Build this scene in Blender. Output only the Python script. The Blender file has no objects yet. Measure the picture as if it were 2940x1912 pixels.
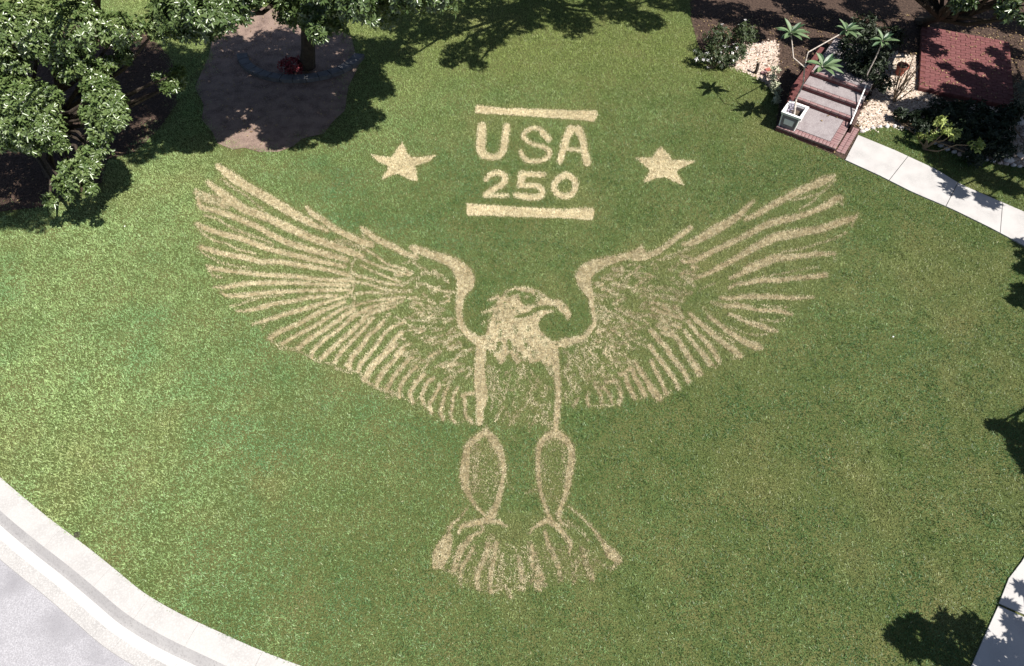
import bpy, math, random
import numpy as np
from mathutils import Vector

# ------------------------------------------------------------------ camera, world, sun, exposure
random.seed(7)
RNG = np.random.default_rng(7)
sc = bpy.context.scene
C = sc.collection
SW, SH, FPX = 2940.0, 1912.0, 1960.0          # photograph size and focal length in its pixels
PITCH = math.radians(55)
CAMH = 13.0
cd = bpy.data.cameras.new('camera')
cd.sensor_width = 36; cd.sensor_fit = 'HORIZONTAL'; cd.lens = 36 * FPX / SW
cd.clip_end = 2000
cam = bpy.data.objects.new('camera', cd); C.objects.link(cam)
cam.location = (0, 0, CAMH); cam.rotation_euler = (math.pi / 2 - PITCH, 0, 0)
sc.camera = cam

SUN_AZ, SUN_EL = math.radians(-36), math.radians(55)
K2 = SW / 2380.0
SV = Vector((math.cos(SUN_EL) * math.cos(SUN_AZ), math.cos(SUN_EL) * math.sin(SUN_AZ), math.sin(SUN_EL)))
w = bpy.data.worlds.new('World'); sc.world = w; w.use_nodes = True
nt = w.node_tree; nt.nodes.clear()
sky = nt.nodes.new('ShaderNodeTexSky'); sky.sky_type = 'NISHITA'; sky.sun_disc = False
sky.sun_elevation = SUN_EL; sky.sun_rotation = math.pi / 2 - SUN_AZ
bg = nt.nodes.new('ShaderNodeBackground'); bg.inputs[1].default_value = 0.05
wo = nt.nodes.new('ShaderNodeOutputWorld')
nt.links.new(sky.outputs[0], bg.inputs[0]); nt.links.new(bg.outputs[0], wo.inputs[0])
sl = bpy.data.lights.new('sun', 'SUN'); sl.energy = 5.0; sl.angle = math.radians(0.5); sl.color = (1, 0.96, 0.89)
so = bpy.data.objects.new('sun', sl); C.objects.link(so)
so.rotation_euler = SV.to_track_quat('Z', 'Y').to_euler(); so.location = (20, -15, 40)
sc.view_settings.view_transform = 'Standard'; sc.view_settings.look = 'None'
sc.view_settings.exposure = 1.05; sc.view_settings.gamma = 1
sc.view_settings.use_curve_mapping = False

# ------------------------------------------------------------------ helpers
CS, SN = math.cos(PITCH), math.sin(PITCH)
def G(x, y, z=0.0):
    """the point of the place at height z that the photograph shows at pixel x, y"""
    a = (x - SW / 2) / FPX; b = (SH / 2 - y) / FPX
    dy, dz = CS + b * SN, -SN + b * CS
    t = (z - CAMH) / dz
    return Vector((a * t, dy * t, z))
def PX(X, Y, Z=0.0):
    f = Y * CS - (Z - CAMH) * SN; u = Y * SN + (Z - CAMH) * CS
    return SW / 2 + FPX * X / f, SH / 2 - FPX * u / f
def SHD(x, y, h):
    """a point at height h whose sun shadow falls on the ground seen at pixel x, y"""
    return G(x, y) + SV * (h / SV.z)

def vnoise(x, y, scale, seed):
    r = np.random.default_rng(seed).random((256, 256)).astype(np.float32)
    x = np.asarray(x) / scale; y = np.asarray(y) / scale
    xi = np.floor(x).astype(int); yi = np.floor(y).astype(int)
    fx = x - xi; fy = y - yi
    fx = fx * fx * (3 - 2 * fx); fy = fy * fy * (3 - 2 * fy)
    a = r[xi & 255, yi & 255]; b = r[(xi + 1) & 255, yi & 255]
    c = r[xi & 255, (yi + 1) & 255]; d = r[(xi + 1) & 255, (yi + 1) & 255]
    return (a * (1 - fx) + b * fx) * (1 - fy) + (c * (1 - fx) + d * fx) * fy

def props(o, label=None, cat=None, group=None, kind=None):
    if label: o['label'] = label
    if cat: o['category'] = cat
    if group: o['group'] = group
    if kind: o['kind'] = kind
    return o
def empty(name, loc, label=None, cat=None, group=None):
    o = bpy.data.objects.new(name, None); C.objects.link(o); o.location = loc
    o.empty_display_size = 0.2
    return props(o, label, cat, group)
def wloc(o):
    p = Vector((0, 0, 0))
    while o is not None:
        p = p + o.location; o = o.parent
    return p
def link_mesh(name, me, mat, parent=None):
    o = bpy.data.objects.new(name, me); C.objects.link(o)
    if mat is not None and not me.materials: me.materials.append(mat)
    if parent: o.parent = parent
    return o
def mobj(name, verts, faces, mat, parent=None):
    """a mesh whose vertices are given in world coordinates, re-based on its parent"""
    me = bpy.data.meshes.new(name)
    off = wloc(parent) if parent else Vector((0, 0, 0))
    me.from_pydata([tuple(Vector(v) - off) for v in verts], [], faces)
    me.update()
    return link_mesh(name, me, mat, parent)
def nobj(name, V, T, mat, parent=None, col=None, smooth=False):
    """a big mesh from numpy arrays (triangles or quads), optional colour per vertex"""
    V = np.asarray(V, np.float32); T = np.asarray(T, np.int32)
    if parent: V = V - np.array(wloc(parent), np.float32)
    me = bpy.data.meshes.new(name)
    me.vertices.add(len(V)); me.vertices.foreach_set('co', V.ravel())
    k = T.shape[1]
    me.loops.add(T.size); me.loops.foreach_set('vertex_index', T.ravel())
    me.polygons.add(len(T))
    me.polygons.foreach_set('loop_start', np.arange(0, T.size, k, dtype=np.int32))
    me.polygons.foreach_set('loop_total', np.full(len(T), k, np.int32))
    if smooth: me.polygons.foreach_set('use_smooth', np.ones(len(T), bool))
    me.update(calc_edges=True)
    if col is not None:
        at = me.color_attributes.new('Col', 'FLOAT_COLOR', 'POINT')
        c4 = np.ones((len(V), 4), np.float32); c4[:, :3] = col
        at.data.foreach_set('color', c4.ravel())
    return link_mesh(name, me, mat, parent)
def box_vf(cx, cy, cz, sx, sy, sz, ux=(1, 0), top=1.0):
    """box verts/faces, horizontal axes ux and its normal, top face scaled by `top`"""
    u = Vector((ux[0], ux[1], 0)); v = Vector((-ux[1], ux[0], 0))
    vs = []
    for k, dz in ((1.0, -sz / 2), (top, sz / 2)):
        for a, b in ((-1, -1), (1, -1), (1, 1), (-1, 1)):
            vs.append(Vector((cx, cy, cz + dz)) + u * (a * sx / 2 * k) + v * (b * sy / 2 * k))
    return vs, [(3, 2, 1, 0), (4, 5, 6, 7), (0, 1, 5, 4), (1, 2, 6, 5), (2, 3, 7, 6), (3, 0, 4, 7)]
def prism(name, pts, z0, z1, mat, parent=None, bevel=0.0):
    """polygon (world x, y) extruded from z0 to z1, with an optional chamfered top"""
    n = len(pts)
    ar = sum(pts[i][0] * pts[(i + 1) % n][1] - pts[(i + 1) % n][0] * pts[i][1] for i in range(n))
    if ar < 0: pts = pts[::-1]
    vs = [(p[0], p[1], z0) for p in pts]
    rings = [(0, z1)] if bevel <= 0 else [(0, z1 - bevel), (bevel, z1)]
    cx = sum(p[0] for p in pts) / n; cy = sum(p[1] for p in pts) / n
    for ins, z in rings:
        for p in pts:
            d = Vector((cx - p[0], cy - p[1], 0)); L = d.length or 1
            vs.append((p[0] + d.x / L * ins * 1.4, p[1] + d.y / L * ins * 1.4, z))
    fs = [tuple(range(n - 1, -1, -1))]
    for r in range(len(rings)):
        for i in range(n):
            j = (i + 1) % n
            fs.append((r * n + i, r * n + j, (r + 1) * n + j, (r + 1) * n + i))
    fs.append(tuple(len(rings) * n + i for i in range(n)))
    return mobj(name, vs, fs, mat, parent)
def tube_vf(pts, rad, seg=7):
    """tapered tube through pts with radii rad"""
    vs, fs = [], []
    pts = [Vector(p) for p in pts]
    for i, p in enumerate(pts):
        d = (pts[min(i + 1, len(pts) - 1)] - pts[max(i - 1, 0)]).normalized()
        a = d.cross(Vector((0.3, 0.9, 0.1))).normalized(); b = d.cross(a)
        r = rad[i] if hasattr(rad, '__len__') else rad
        for k in range(seg):
            t = 2 * math.pi * k / seg
            vs.append(p + a * (math.cos(t) * r) + b * (math.sin(t) * r))
    for i in range(len(pts) - 1):
        for k in range(seg):
            k2 = (k + 1) % seg
            fs.append((i * seg + k, i * seg + k2, (i + 1) * seg + k2, (i + 1) * seg + k))
    fs.append(tuple(range(seg - 1, -1, -1))); fs.append(tuple((len(pts) - 1) * seg + k for k in range(seg)))
    return vs, fs
def wobble(a, b, n, amp):
    a, b = Vector(a), Vector(b); L = (b - a).length
    out = []
    for i in range(n + 1):
        t = i / n
        j = Vector((random.uniform(-1, 1), random.uniform(-1, 1), random.uniform(-.5, .5))) * amp * L * (1 if 0 < i < n else 0)
        out.append(a.lerp(b, t) + j)
    return out

# ------------------------------------------------------------------ materials
def pmat(name, col, rough=0.8, noise=None, bump=None, spec=0.3):
    """principled material; noise = (scale, second colour, detail, lo, hi); bump = (scale, strength, distance)"""
    m = bpy.data.materials.new(name); m.use_nodes = True
    n = m.node_tree; b = n.nodes['Principled BSDF']
    b.inputs['Roughness'].default_value = rough
    b.inputs['Specular IOR Level'].default_value = spec
    b.inputs['Base Color'].default_value = (*col, 1)
    tc = n.nodes.new('ShaderNodeTexCoord')
    src = tc.outputs['Object']
    if noise:
        layers = noise if isinstance(noise, list) else [noise]
        prev = None
        for sca, c2, det, lo, hi in layers:
            t = n.nodes.new('ShaderNodeTexNoise'); t.inputs['Scale'].default_value = sca; t.inputs['Detail'].default_value = det
            n.links.new(src, t.inputs['Vector'])
            r = n.nodes.new('ShaderNodeMapRange'); r.inputs[1].default_value = lo; r.inputs[2].default_value = hi
            n.links.new(t.outputs[0], r.inputs[0])
            mx = n.nodes.new('ShaderNodeMix'); mx.data_type = 'RGBA'
            n.links.new(r.outputs[0], mx.inputs[0])
            if prev is None: mx.inputs[6].default_value = (*col, 1)
            else: n.links.new(prev, mx.inputs[6])
            mx.inputs[7].default_value = (*c2, 1)
            prev = mx.outputs[2]
        n.links.new(prev, b.inputs['Base Color'])
    if bump:
        t = n.nodes.new('ShaderNodeTexNoise'); t.inputs['Scale'].default_value = bump[0]; t.inputs['Detail'].default_value = 4
        n.links.new(src, t.inputs['Vector'])
        bp = n.nodes.new('ShaderNodeBump'); bp.inputs['Strength'].default_value = bump[1]; bp.inputs['Distance'].default_value = bump[2]
        n.links.new(t.outputs[0], bp.inputs['Height']); n.links.new(bp.outputs[0], b.inputs['Normal'])
    return m
def leafmat(name, rough=0.5, gloss=0.06, trans=0.3, col=None):
    """two-sided leaf: diffuse and translucent from the vertex colour plus a little gloss"""
    m = bpy.data.materials.new(name); m.use_nodes = True
    n = m.node_tree; n.nodes.clear()
    if col is None:
        a = n.nodes.new('ShaderNodeVertexColor'); a.layer_name = 'Col'; out = a.outputs[0]
    else:
        a = n.nodes.new('ShaderNodeRGB'); a.outputs[0].default_value = (*col, 1); out = a.outputs[0]
    d = n.nodes.new('ShaderNodeBsdfDiffuse'); t = n.nodes.new('ShaderNodeBsdfTranslucent'); g = n.nodes.new('ShaderNodeBsdfGlossy')
    g.inputs['Roughness'].default_value = rough
    m1 = n.nodes.new('ShaderNodeMixShader'); m2 = n.nodes.new('ShaderNodeMixShader'); o = n.nodes.new('ShaderNodeOutputMaterial')
    n.links.new(out, d.inputs[0]); n.links.new(out, t.inputs[0])
    m1.inputs[0].default_value = trans; m2.inputs[0].default_value = gloss
    n.links.new(d.outputs[0], m1.inputs[1]); n.links.new(t.outputs[0], m1.inputs[2])
    n.links.new(m1.outputs[0], m2.inputs[1]); n.links.new(g.outputs[0], m2.inputs[2])
    n.links.new(m2.outputs[0], o.inputs[0])
    return m
M = {}
M['thatch'] = pmat('thatch', (0.08, 0.10, 0.032), 0.95, [(1.1, (0.12, 0.115, 0.045), 3, .35, .7), (38, (0.045, 0.06, 0.018), 3, .45, .6)], (60, .8, .03), 0.1)
M['straw_base'] = pmat('straw_base', (0.40, 0.31, 0.185), 0.95, [(30, (0.27, 0.20, 0.115), 3, .42, .62), (2.0, (0.46, 0.33, 0.22), 2, .45, .7)], (50, .7, .02), 0.1)
M['straw'] = leafmat('straw', .6, .02, .2)
M['grass'] = leafmat('grass', .5, .03, .3)
M['kerb_worn'] = pmat('kerb_worn', (0.255, 0.245, 0.245), 0.9, [(1.8, (0.30, 0.29, 0.285), 5, .45, .75), (30, (0.21, 0.20, 0.20), 3, .5, .7)], (40, .3, .006), 0.2)
M['kerb_clean'] = pmat('kerb_clean', (0.40, 0.39, 0.375), 0.85, [(1.4, (0.37, 0.36, 0.345), 5, .45, .75), (30, (0.48, 0.47, 0.45), 3, .5, .7)], (40, .2, .006), 0.25)
M['gutter'] = pmat('gutter', (0.32, 0.307, 0.298), 0.9, [(1.9, (0.25, 0.24, 0.235), 5, .42, .7), (35, (0.40, 0.385, 0.375), 3, .45, .7)], (40, .3, .006), 0.2)
M['asphalt'] = pmat('asphalt', (0.255, 0.247, 0.262), 0.9, [(45, (0.34, 0.332, 0.35), 4, .45, .62), (1.3, (0.215, 0.208, 0.222), 3, .45, .75), (90, (0.10, 0.10, 0.11), 2, .64, .70)], (90, .6, .01), 0.2)
M['concrete'] = pmat('concrete', (0.36, 0.345, 0.338), 0.9, [(2.2, (0.275, 0.263, 0.258), 5, .42, .75), (40, (0.36, 0.345, 0.335), 3, .45, .7)], (40, .25, .006), 0.2)
M['kerb'] = pmat('kerb', (0.345, 0.332, 0.322), 0.85, [(1.6, (0.28, 0.268, 0.26), 5, .45, .75), (35, (0.38, 0.365, 0.355), 3, .45, .7)], (40, .25, .006), 0.25)
M['brick'] = pmat('brick', (0.115, 0.042, 0.043), 0.9, [(7, (0.155, 0.066, 0.064), 4, .4, .65), (28, (0.14, 0.06, 0.055), 3, .5, .7)], (40, .5, .01), 0.15)
M['old_brick'] = pmat('old_brick', (0.20, 0.115, 0.115), 0.9, [(6, (0.26, 0.19, 0.185), 4, .4, .65), (25, (0.13, 0.065, 0.065), 3, .5, .7)], (40, .5, .01), 0.15)
M['dark_brick'] = pmat('dark_brick', (0.085, 0.03, 0.03), 0.9, (9, (0.12, 0.045, 0.04), 4, .4, .65), (30, .5, .01), 0.15)
M['mortar'] = pmat('mortar', (0.20, 0.17, 0.155), 0.95, (20, (0.15, .12, .11), 3, .4, .6))
M['landing'] = pmat('landing', (0.21, 0.185, 0.19), 0.9, [(4, (0.16, 0.135, 0.14), 5, .4, .7), (40, (0.29, 0.265, .265), 3, .5, .7)], (30, .3, .006), 0.2)
M['white_paint'] = pmat('white_paint', (0.74, 0.73, 0.72), 0.6, (6, (0.6, 0.58, 0.56), 4, .5, .8), (30, .2, .004))
M['soil'] = pmat('soil', (0.20, 0.145, 0.12), 0.95, [(3, (0.10, 0.07, 0.06), 4, .4, .7), (30, (0.25, 0.18, .145), 3, .5, .7)], (25, .8, .03), 0.1)
M['potting_soil'] = pmat('potting_soil', (0.10, 0.075, 0.06), 0.95, (20, (0.05, .04, .03), 3, .4, .6), (30, .8, .02), 0.1)
M['gravel_base'] = pmat('gravel_base', (0.40, 0.33, 0.27), 0.95, (25, (0.28, 0.22, 0.18), 4, .4, .6), (40, .9, .02), 0.1)
M['mulch_shade'] = pmat('mulch_shade', (0.040, 0.027, 0.022), 0.95, (14, (0.075, 0.05, 0.038), 4, .4, .65), (30, .9, .03), 0.1)  # bed mulch, also the dark sheet that paints shade under the trees
M['stone'] = pmat('stone', (0.50, 0.48, 0.47), 0.85, (5, (0.38, 0.34, 0.33), 4, .4, .65), (14, .5, .03))
M['pink_stone'] = pmat('pink_stone', (0.46, 0.36, 0.33), 0.85, (5, (0.5, 0.46, 0.44), 4, .4, .65), (14, .5, .03))
M['bark'] = pmat('bark', (0.06, 0.047, 0.036), 0.9, (14, (0.035, 0.027, 0.022), 4, .4, .65), (25, .8, .03), 0.15)
M['pale_bark'] = pmat('pale_bark', (0.42, 0.37, 0.33), 0.75, (18, (0.28, 0.24, 0.21), 4, .4, .65), (30, .4, .01), 0.2)
M['stem'] = pmat('stem', (0.26, 0.19, 0.12), 0.85, (12, (0.17, 0.12, 0.08), 3, .4, .65), None, 0.2)
M['terracotta'] = pmat('terracotta', (0.36, 0.11, 0.075), 0.8, (6, (0.27, 0.09, 0.07), 3, .4, .65), (30, .3, .005))
M['plastic'] = pmat('plastic', (0.045, 0.045, 0.025), 0.7)
M['edging'] = pmat('edging', (0.10, 0.10, 0.105), 0.9, (6, (0.07, 0.07, 0.075), 4, .4, .65), (30, .4, .006))
M['wood'] = pmat('wood', (0.06, 0.035, 0.03), 0.7, (9, (0.09, 0.05, 0.04), 4, .4, .65), (40, .4, .006))
M['leaf'] = leafmat('leaf', .31, .055, .22)
M['broad_leaf'] = leafmat('broad_leaf', .5, .025, .25)
M['petal'] = leafmat('petal', .6, .02, .3)

# ------------------------------------------------------------------ trace raster (photograph pixels / 2)
RX0, RY0, RS = -400, -420, 2.0
RW, RH = int((3340 + 400) / RS), int((2250 + 420) / RS)
EX = np.zeros((RH, RW), bool)                     # no lawn here
MK = np.zeros((RH, RW), np.float32)               # strength of the bleached drawing
ID = np.full((RH, RW), -1, np.int16)              # which stroke
def fill_mask(pts):
    P = (np.array(pts, float) - (RX0, RY0)) / RS
    x0, y0 = np.maximum(np.floor(P.min(0)).astype(int), 0); x1, y1 = np.ceil(P.max(0)).astype(int) + 1
    x1 = min(x1, RW); y1 = min(y1, RH)
    if x1 <= x0 or y1 <= y0: return None
    gx, gy = np.meshgrid(np.arange(x0, x1) + .5, np.arange(y0, y1) + .5)
    ins = np.zeros(gx.shape, bool)
    for i in range(len(P)):
        ax, ay = P[i]; bx, by = P[(i + 1) % len(P)]
        if ay == by: continue
        c = ((ay > gy) != (by > gy)) & (gx < (bx - ax) * (gy - ay) / (by - ay) + ax)
        ins ^= c
    return (slice(y0, y1), slice(x0, x1)), ins
def exclude(pts):
    r = fill_mask(pts)
    if r: EX[r[0]] |= r[1]

STROKES = []                                      # (thing, part, is_feather)
def stroke(tile, part, pts, wd, s=1.0, feather=False, neg=False):
    ox, oy = tile
    P = np.array([(ox + x / 4, oy + y / 4) for x, y in pts], float)
    wv = np.full(len(P), wd, float) if not hasattr(wd, '__len__') else np.array(wd, float)
    if len(wv) != len(P): wv = np.interp(np.linspace(0, 1, len(P)), np.linspace(0, 1, len(wv)), wv)
    if not neg: wv = wv * {'wing_b': 1.32, 'tail': 1.45, 'wing_a': 1.12, 'torso': 1.15, 'leg_a': 1.12, 'leg_b': 1.12, 'foot_a': 1.2, 'foot_b': 1.2}.get(part, 1.0)
    wv = np.maximum(wv, 20) / 4
    # Catmull-Rom smoothing
    if len(P) > 2:
        E = np.vstack([2 * P[0] - P[1], P, 2 * P[-1] - P[-2]]); Q = []; Wq = []
        for i in range(len(P) - 1):
            p0, p1, p2, p3 = E[i:i + 4]
            for t in np.linspace(0, 1, 4, endpoint=False):
                Q.append(.5 * (2 * p1 + (p2 - p0) * t + (2 * p0 - 5 * p1 + 4 * p2 - p3) * t * t + (3 * p1 - p0 - 3 * p2 + p3) * t ** 3))
                Wq.append(wv[i] * (1 - t) + wv[i + 1] * t)
        Q.append(P[-1]); Wq.append(wv[-1]); P = np.array(Q); wv = np.array(Wq)
    if not neg: STROKES.append((part, feather)); sid = len(STROKES) - 1
    R = (P - (RX0, RY0)) / RS; wr = wv / RS
    for i in range(len(R) - 1):
        a, b = R[i], R[i + 1]; m = max(wr[i], wr[i + 1]) / 2 + 4
        x0, y0 = np.floor(np.minimum(a, b) - m).astype(int); x1, y1 = np.ceil(np.maximum(a, b) + m).astype(int) + 1
        x0 = max(x0, 0); y0 = max(y0, 0); x1 = min(x1, RW); y1 = min(y1, RH)
        gx, gy = np.meshgrid(np.arange(x0, x1) + .5, np.arange(y0, y1) + .5)
        d = b - a; L2 = max(d @ d, 1e-6)
        t = np.clip(((gx - a[0]) * d[0] + (gy - a[1]) * d[1]) / L2, 0, 1)
        dist = np.hypot(gx - a[0] - t * d[0], gy - a[1] - t * d[1])
        hw = (wr[i] * (1 - t) + wr[i + 1] * t) / 2
        v = np.clip((hw - dist) / 4.2 + .55, 0, 1) * s
        sl = (slice(y0, y1), slice(x0, x1))
        if neg: MK[sl] *= (1 - v)
        else:
            up = v > MK[sl] + 1e-4
            MK[sl] = np.where(up, v, MK[sl]); ID[sl] = np.where(up, sid, ID[sl])
def area(tile, part, pts, s=.95, neg=False):
    ox, oy = tile
    r = fill_mask([(ox + x / 4, oy + y / 4) for x, y in pts])
    v = r[1].astype(np.float32)
    for _ in range(2):                            # soften the rim
        p = np.pad(v, 1, mode='edge'); v = (p[:-2, 1:-1] + p[2:, 1:-1] + p[1:-1, :-2] + p[1:-1, 2:] + v) / 5
    v = v * s
    if neg: MK[r[0]] *= (1 - v); return
    STROKES.append((part, False)); sid = len(STROKES) - 1
    up = v > MK[r[0]] + 1e-4
    MK[r[0]] = np.where(up, v, MK[r[0]]); ID[r[0]] = np.where(up, sid, ID[r[0]])

# ---- the drawing, traced tile by tile (tile coordinates are photograph pixels x 4 from the tile's corner)
TA, TB, TC, TD = (540, 460), (540, 800), (1000, 640), (1000, 980)
TE, TF, TG, TH_ = (1500, 640), (1500, 900), (1900, 480), (1900, 760)
TI, TJ, TK, TL = (1200, 1180), (1200, 1420), (1040, 280), (1500, 280)
WL, WR = 'wing_a', 'wing_b'
def F(tile, part, pts, wd, s=1.0): stroke(tile, part, pts, wd, s, True)
# left wing: shoulder
stroke(TC, WL, [(740,290),(830,320),(950,370),(1080,410),(1180,450),(1270,520),(1330,600),(1350,680),(1320,770),(1290,860),(1275,950),(1275,1050),(1290,1150),(1330,1230),(1400,1300),(1480,1350),(1540,1400)],
       [60,80,85,95,110,140,180,190,120,80,75,60,70,70,80,90,110])
F(TA, WL, [(345,70),(500,190),(680,310),(880,420),(1080,540),(1250,640),(1400,720),(1600,810)], [50,95,90,90,90,80,70,40])
F(TA, WL, [(390,220),(520,320),(640,390),(760,490),(860,570)], 15, .8)
F(TA, WL, [(235,260),(330,340),(480,450),(640,560),(850,640),(1030,720),(1200,800),(1400,890),(1600,960),(1800,1030),(2000,1110)], [40,70,95,85,80,80,80,75,70,80,60])
F(TA, WL, [(100,370),(200,430),(330,470),(450,530)], [60,100,110,80], .75)
F(TA, WL, [(110,430),(150,540),(260,570),(430,620),(640,700),(800,770),(960,860),(1150,950),(1400,1030),(1650,1100),(1830,1150)], [40,45,50,60,60,60,60,60,60,60,45])
F(TA, WL, [(200,640),(340,680),(500,780),(680,850),(860,910),(970,970)], 22, .85)
F(TA, WL, [(100,730),(220,790),(400,850),(600,900),(780,970),(960,1030),(1200,1090),(1500,1160),(1800,1220)], [35,50,55,55,55,55,55,50,40])
F(TA, WL, [(100,740),(150,820),(220,880),(290,910)], 15, .8)
F(TA, WL, [(300,930),(440,960),(560,1020),(770,1075)], 20, .85)
F(TA, WL, [(140,1000),(250,1030),(420,1080),(640,1120),(850,1170),(1050,1170),(1300,1210),(1600,1260),(1870,1330)], [40,50,50,50,50,50,50,45,40])
F(TA, WL, [(150,1050),(240,1110),(360,1170)], 15, .8)
F(TA, WL, [(360,1180),(560,1215),(700,1240)], 18, .75)
F(TA, WL, [(220,1210),(300,1250),(480,1275),(700,1300),(900,1320),(1200,1335),(1500,1370),(1880,1390)], [20,45,45,45,45,45,45,40])
F(TA, WL, [(220,1215),(250,1270),(290,1325),(380,1350)], 14, .8)
F(TA, WL, [(300,1460),(450,1460),(600,1430),(760,1415),(1000,1410),(1300,1415),(1600,1430),(1850,1440)], [18,40,50,45,45,45,40,40])
F(TB, WL, [(380,160),(440,195),(600,200),(760,180),(950,160),(1150,150),(1400,140),(1850,130)], [14,30,50,45,45,40,35,35])
F(TB, WL, [(490,320),(600,300),(720,250),(860,215),(1100,190)], 24, .7)
F(TB, WL, [(560,375),(680,370),(820,340),(1000,290),(1200,260),(1400,220),(1700,200)], [18,30,45,40,40,35,35])
F(TB, WL, [(750,525),(870,490),(1000,450),(1200,390),(1340,350),(1500,300),(1700,240),(1830,200)], [16,35,40,45,45,40,35,30])
F(TB, WL, [(850,590),(910,490)], 15, .7)
F(TB, WL, [(950,680),(1080,600),(1250,530),(1420,440),(1600,350),(1800,270)], [60,50,45,45,40,38])
F(TB, WL, [(1080,750),(1200,680),(1350,600),(1500,520),(1700,390),(1830,330)], [40,40,38,38,36,34])
F(TB, WL, [(1080,800),(1200,805)], 20, .7)
F(TB, WL, [(1270,800),(1400,690),(1550,600),(1700,500),(1800,420),(1900,360)], [60,50,42,42,45,60])
F(TB, WL, [(1420,900),(1440,830),(1560,710),(1700,610),(1830,500),(1950,410),(2100,330),(2380,250)], [40,40,40,40,42,42,40,34])
F(TB, WL, [(1530,920),(1620,840),(1750,720),(1900,590),(2000,490),(2100,400),(2380,320)], [50,50,45,45,45,42,34])
F(TB, WL, [(1680,960),(1750,860),(1880,720),(2000,600),(2080,500),(2120,450)], 40)
F(TB, WL, [(1830,1000),(1900,880),(2000,780),(2070,660),(2180,570),(2250,480)], 45)
F(TB, WL, [(1960,1050),(2000,950),(2100,840),(2200,720),(2260,620)], 36)
F(TB, WL, [(2020,1160),(2090,1060),(2180,950),(2300,830),(2380,760)], 60)
F(TB, WL, [(2170,1220),(2200,1130),(2280,1020),(2380,930),(2480,820)], 42)
stroke(TB, WL, [(940,690),(1060,790),(1250,830),(1400,900),(1530,970),(1660,980),(1720,1040),(1850,1070),(1960,1080),(2030,1170),(2150,1230),(2280,1310),(2330,1350)], 30, .6)
F(TA, WL, [(1360,545),(1430,620),(1560,700),(1680,790),(1800,850),(1950,920),(2100,970)], [30,55,55,55,60,70,70])
F(TA, WL, [(1990,770),(2050,830),(2200,930),(2380,1010),(2460,1060),(2610,1110)], [24,60,60,58,55,45])
stroke(TA, WL, [(1995,770),(2010,850),(2030,910)], 24, .7)
stroke(TA, WL, [(1700,930),(1850,960),(2000,1010)], 60, .65)
stroke(TA, WL, [(2000,1090),(1900,1170),(1870,1290)], 20, .8)
stroke(TA, WL, [(1870,1290),(1920,1310),(1890,1400)], 20, .8)
stroke(TA, WL, [(1900,1400),(1900,1480),(1840,1540)], 28, .8)
stroke(TB, WL, [(1870,130),(1880,190),(1920,260),(1870,330)], 30, .75)
stroke(TC, WL, [(735,280),(760,330),(795,400)], 35)
stroke(TC, WL, [(780,410),(700,450),(640,470)], 16, .85)
F(TC, WL, [(170,290),(320,380),(440,470),(560,510),(650,540),(720,580)], [26,24,24,24,30,20])
F(TC, WL, [(170,420),(300,480),(420,520),(560,560),(700,600)], 28)
F(TC, WL, [(150,490),(250,540),(370,590),(480,640),(600,680)], 22)
F(TC, WL, [(90,610),(200,630),(330,670),(450,700),(620,720)], 28)
F(TC, WL, [(90,680),(200,700),(330,740),(440,770),(560,780)], 26)
F(TC, WL, [(90,820),(250,800),(400,810),(560,790),(720,790)], 30, .85)
F(TC, WL, [(60,960),(180,920),(330,890),(480,870),(640,860)], 28)
F(TC, WL, [(20,1080),(130,1040),(300,1010),(450,950),(620,900)], 28)
F(TC, WL, [(170,1080),(280,1050),(400,1000),(520,960)], 26, .8)
F(TC, WL, [(420,1270),(520,1190),(650,1140)], 34)
F(TC, WL, [(370,1540),(450,1450),(560,1310),(620,1260)], 45)
F(TC, WL, [(540,1530),(600,1450),(700,1390)], 36)
stroke(TC, WL, [(550,600),(640,590),(730,575)], 38, .85)
stroke(TC, WL, [(600,710),(690,680),(740,640)], 26, .7)
stroke(TC, WL, [(640,1130),(530,1075)], 14, .9)
stroke(TC, WL, [(390,1180),(400,1120),(430,1080),(480,1050)], 26, .8)
for a, b, wd in (((980,560),(1050,610),40),((1110,650),(1155,690),22),((920,740),(1040,770),36),((1100,790),(1210,800),32),((1120,830),(1165,862),26),
                 ((920,890),(990,930),30),((760,910),(820,940),26),((900,960),(990,990),22),((1030,970),(1080,1000),22),((830,1120),(930,1150),22),((920,1110),(1000,1090),22),
                 ((1100,1150),(1190,1100),24),((800,1270),(880,1230),36),((880,1360),(1000,1330),42),((1180,1450),(1290,1400),42),((960,1510),(1050,1480),36),((880,540),(930,590),25),
                 ((820,510),(870,525),20),((740,1130),(800,1120),16),((560,1300),(640,1340),32),((1000,1240),(1100,1210),22),((640,1500),(720,1480),26),((720,960),(800,1000),26),((860,820),(900,850),22),
                 ((700,870),(780,860),22),((780,740),(860,700),20),((1000,1060),(1060,1040),18),((1130,1280),(1220,1250),24),((700,1180),(780,1210),20)):
    stroke(TC, WL, [a, b], wd, .85)
F(TD, WL, [(10,320),(20,230),(80,140),(180,30)], 50)
F(TD, WL, [(110,350),(160,250),(260,130),(330,30)], 38)
F(TD, WL, [(200,430),(240,340),(330,230),(440,120),(480,60)], 64)
F(TD, WL, [(330,500),(380,400),(480,270),(560,180),(640,80)], 42)
F(TD, WL, [(440,560),(500,450),(570,350),(650,260),(700,200)], 45)
F(TD, WL, [(590,640),(590,550),(640,450),(720,350),(790,290)], 40)
F(TD, WL, [(740,700),(710,610),(760,510),(810,440),(870,380)], 45)
F(TD, WL, [(870,720),(840,640),(880,540),(920,460),(980,430)], 40)
F(TD, WL, [(960,820),(930,750),(980,650),(1030,560),(1050,500)], 38)
F(TD, WL, [(1090,900),(1060,810),(1090,700),(1110,600),(1150,520)], 36)
F(TD, WL, [(1220,930),(1180,860),(1200,720),(1210,620),(1260,540)], 30)
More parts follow.
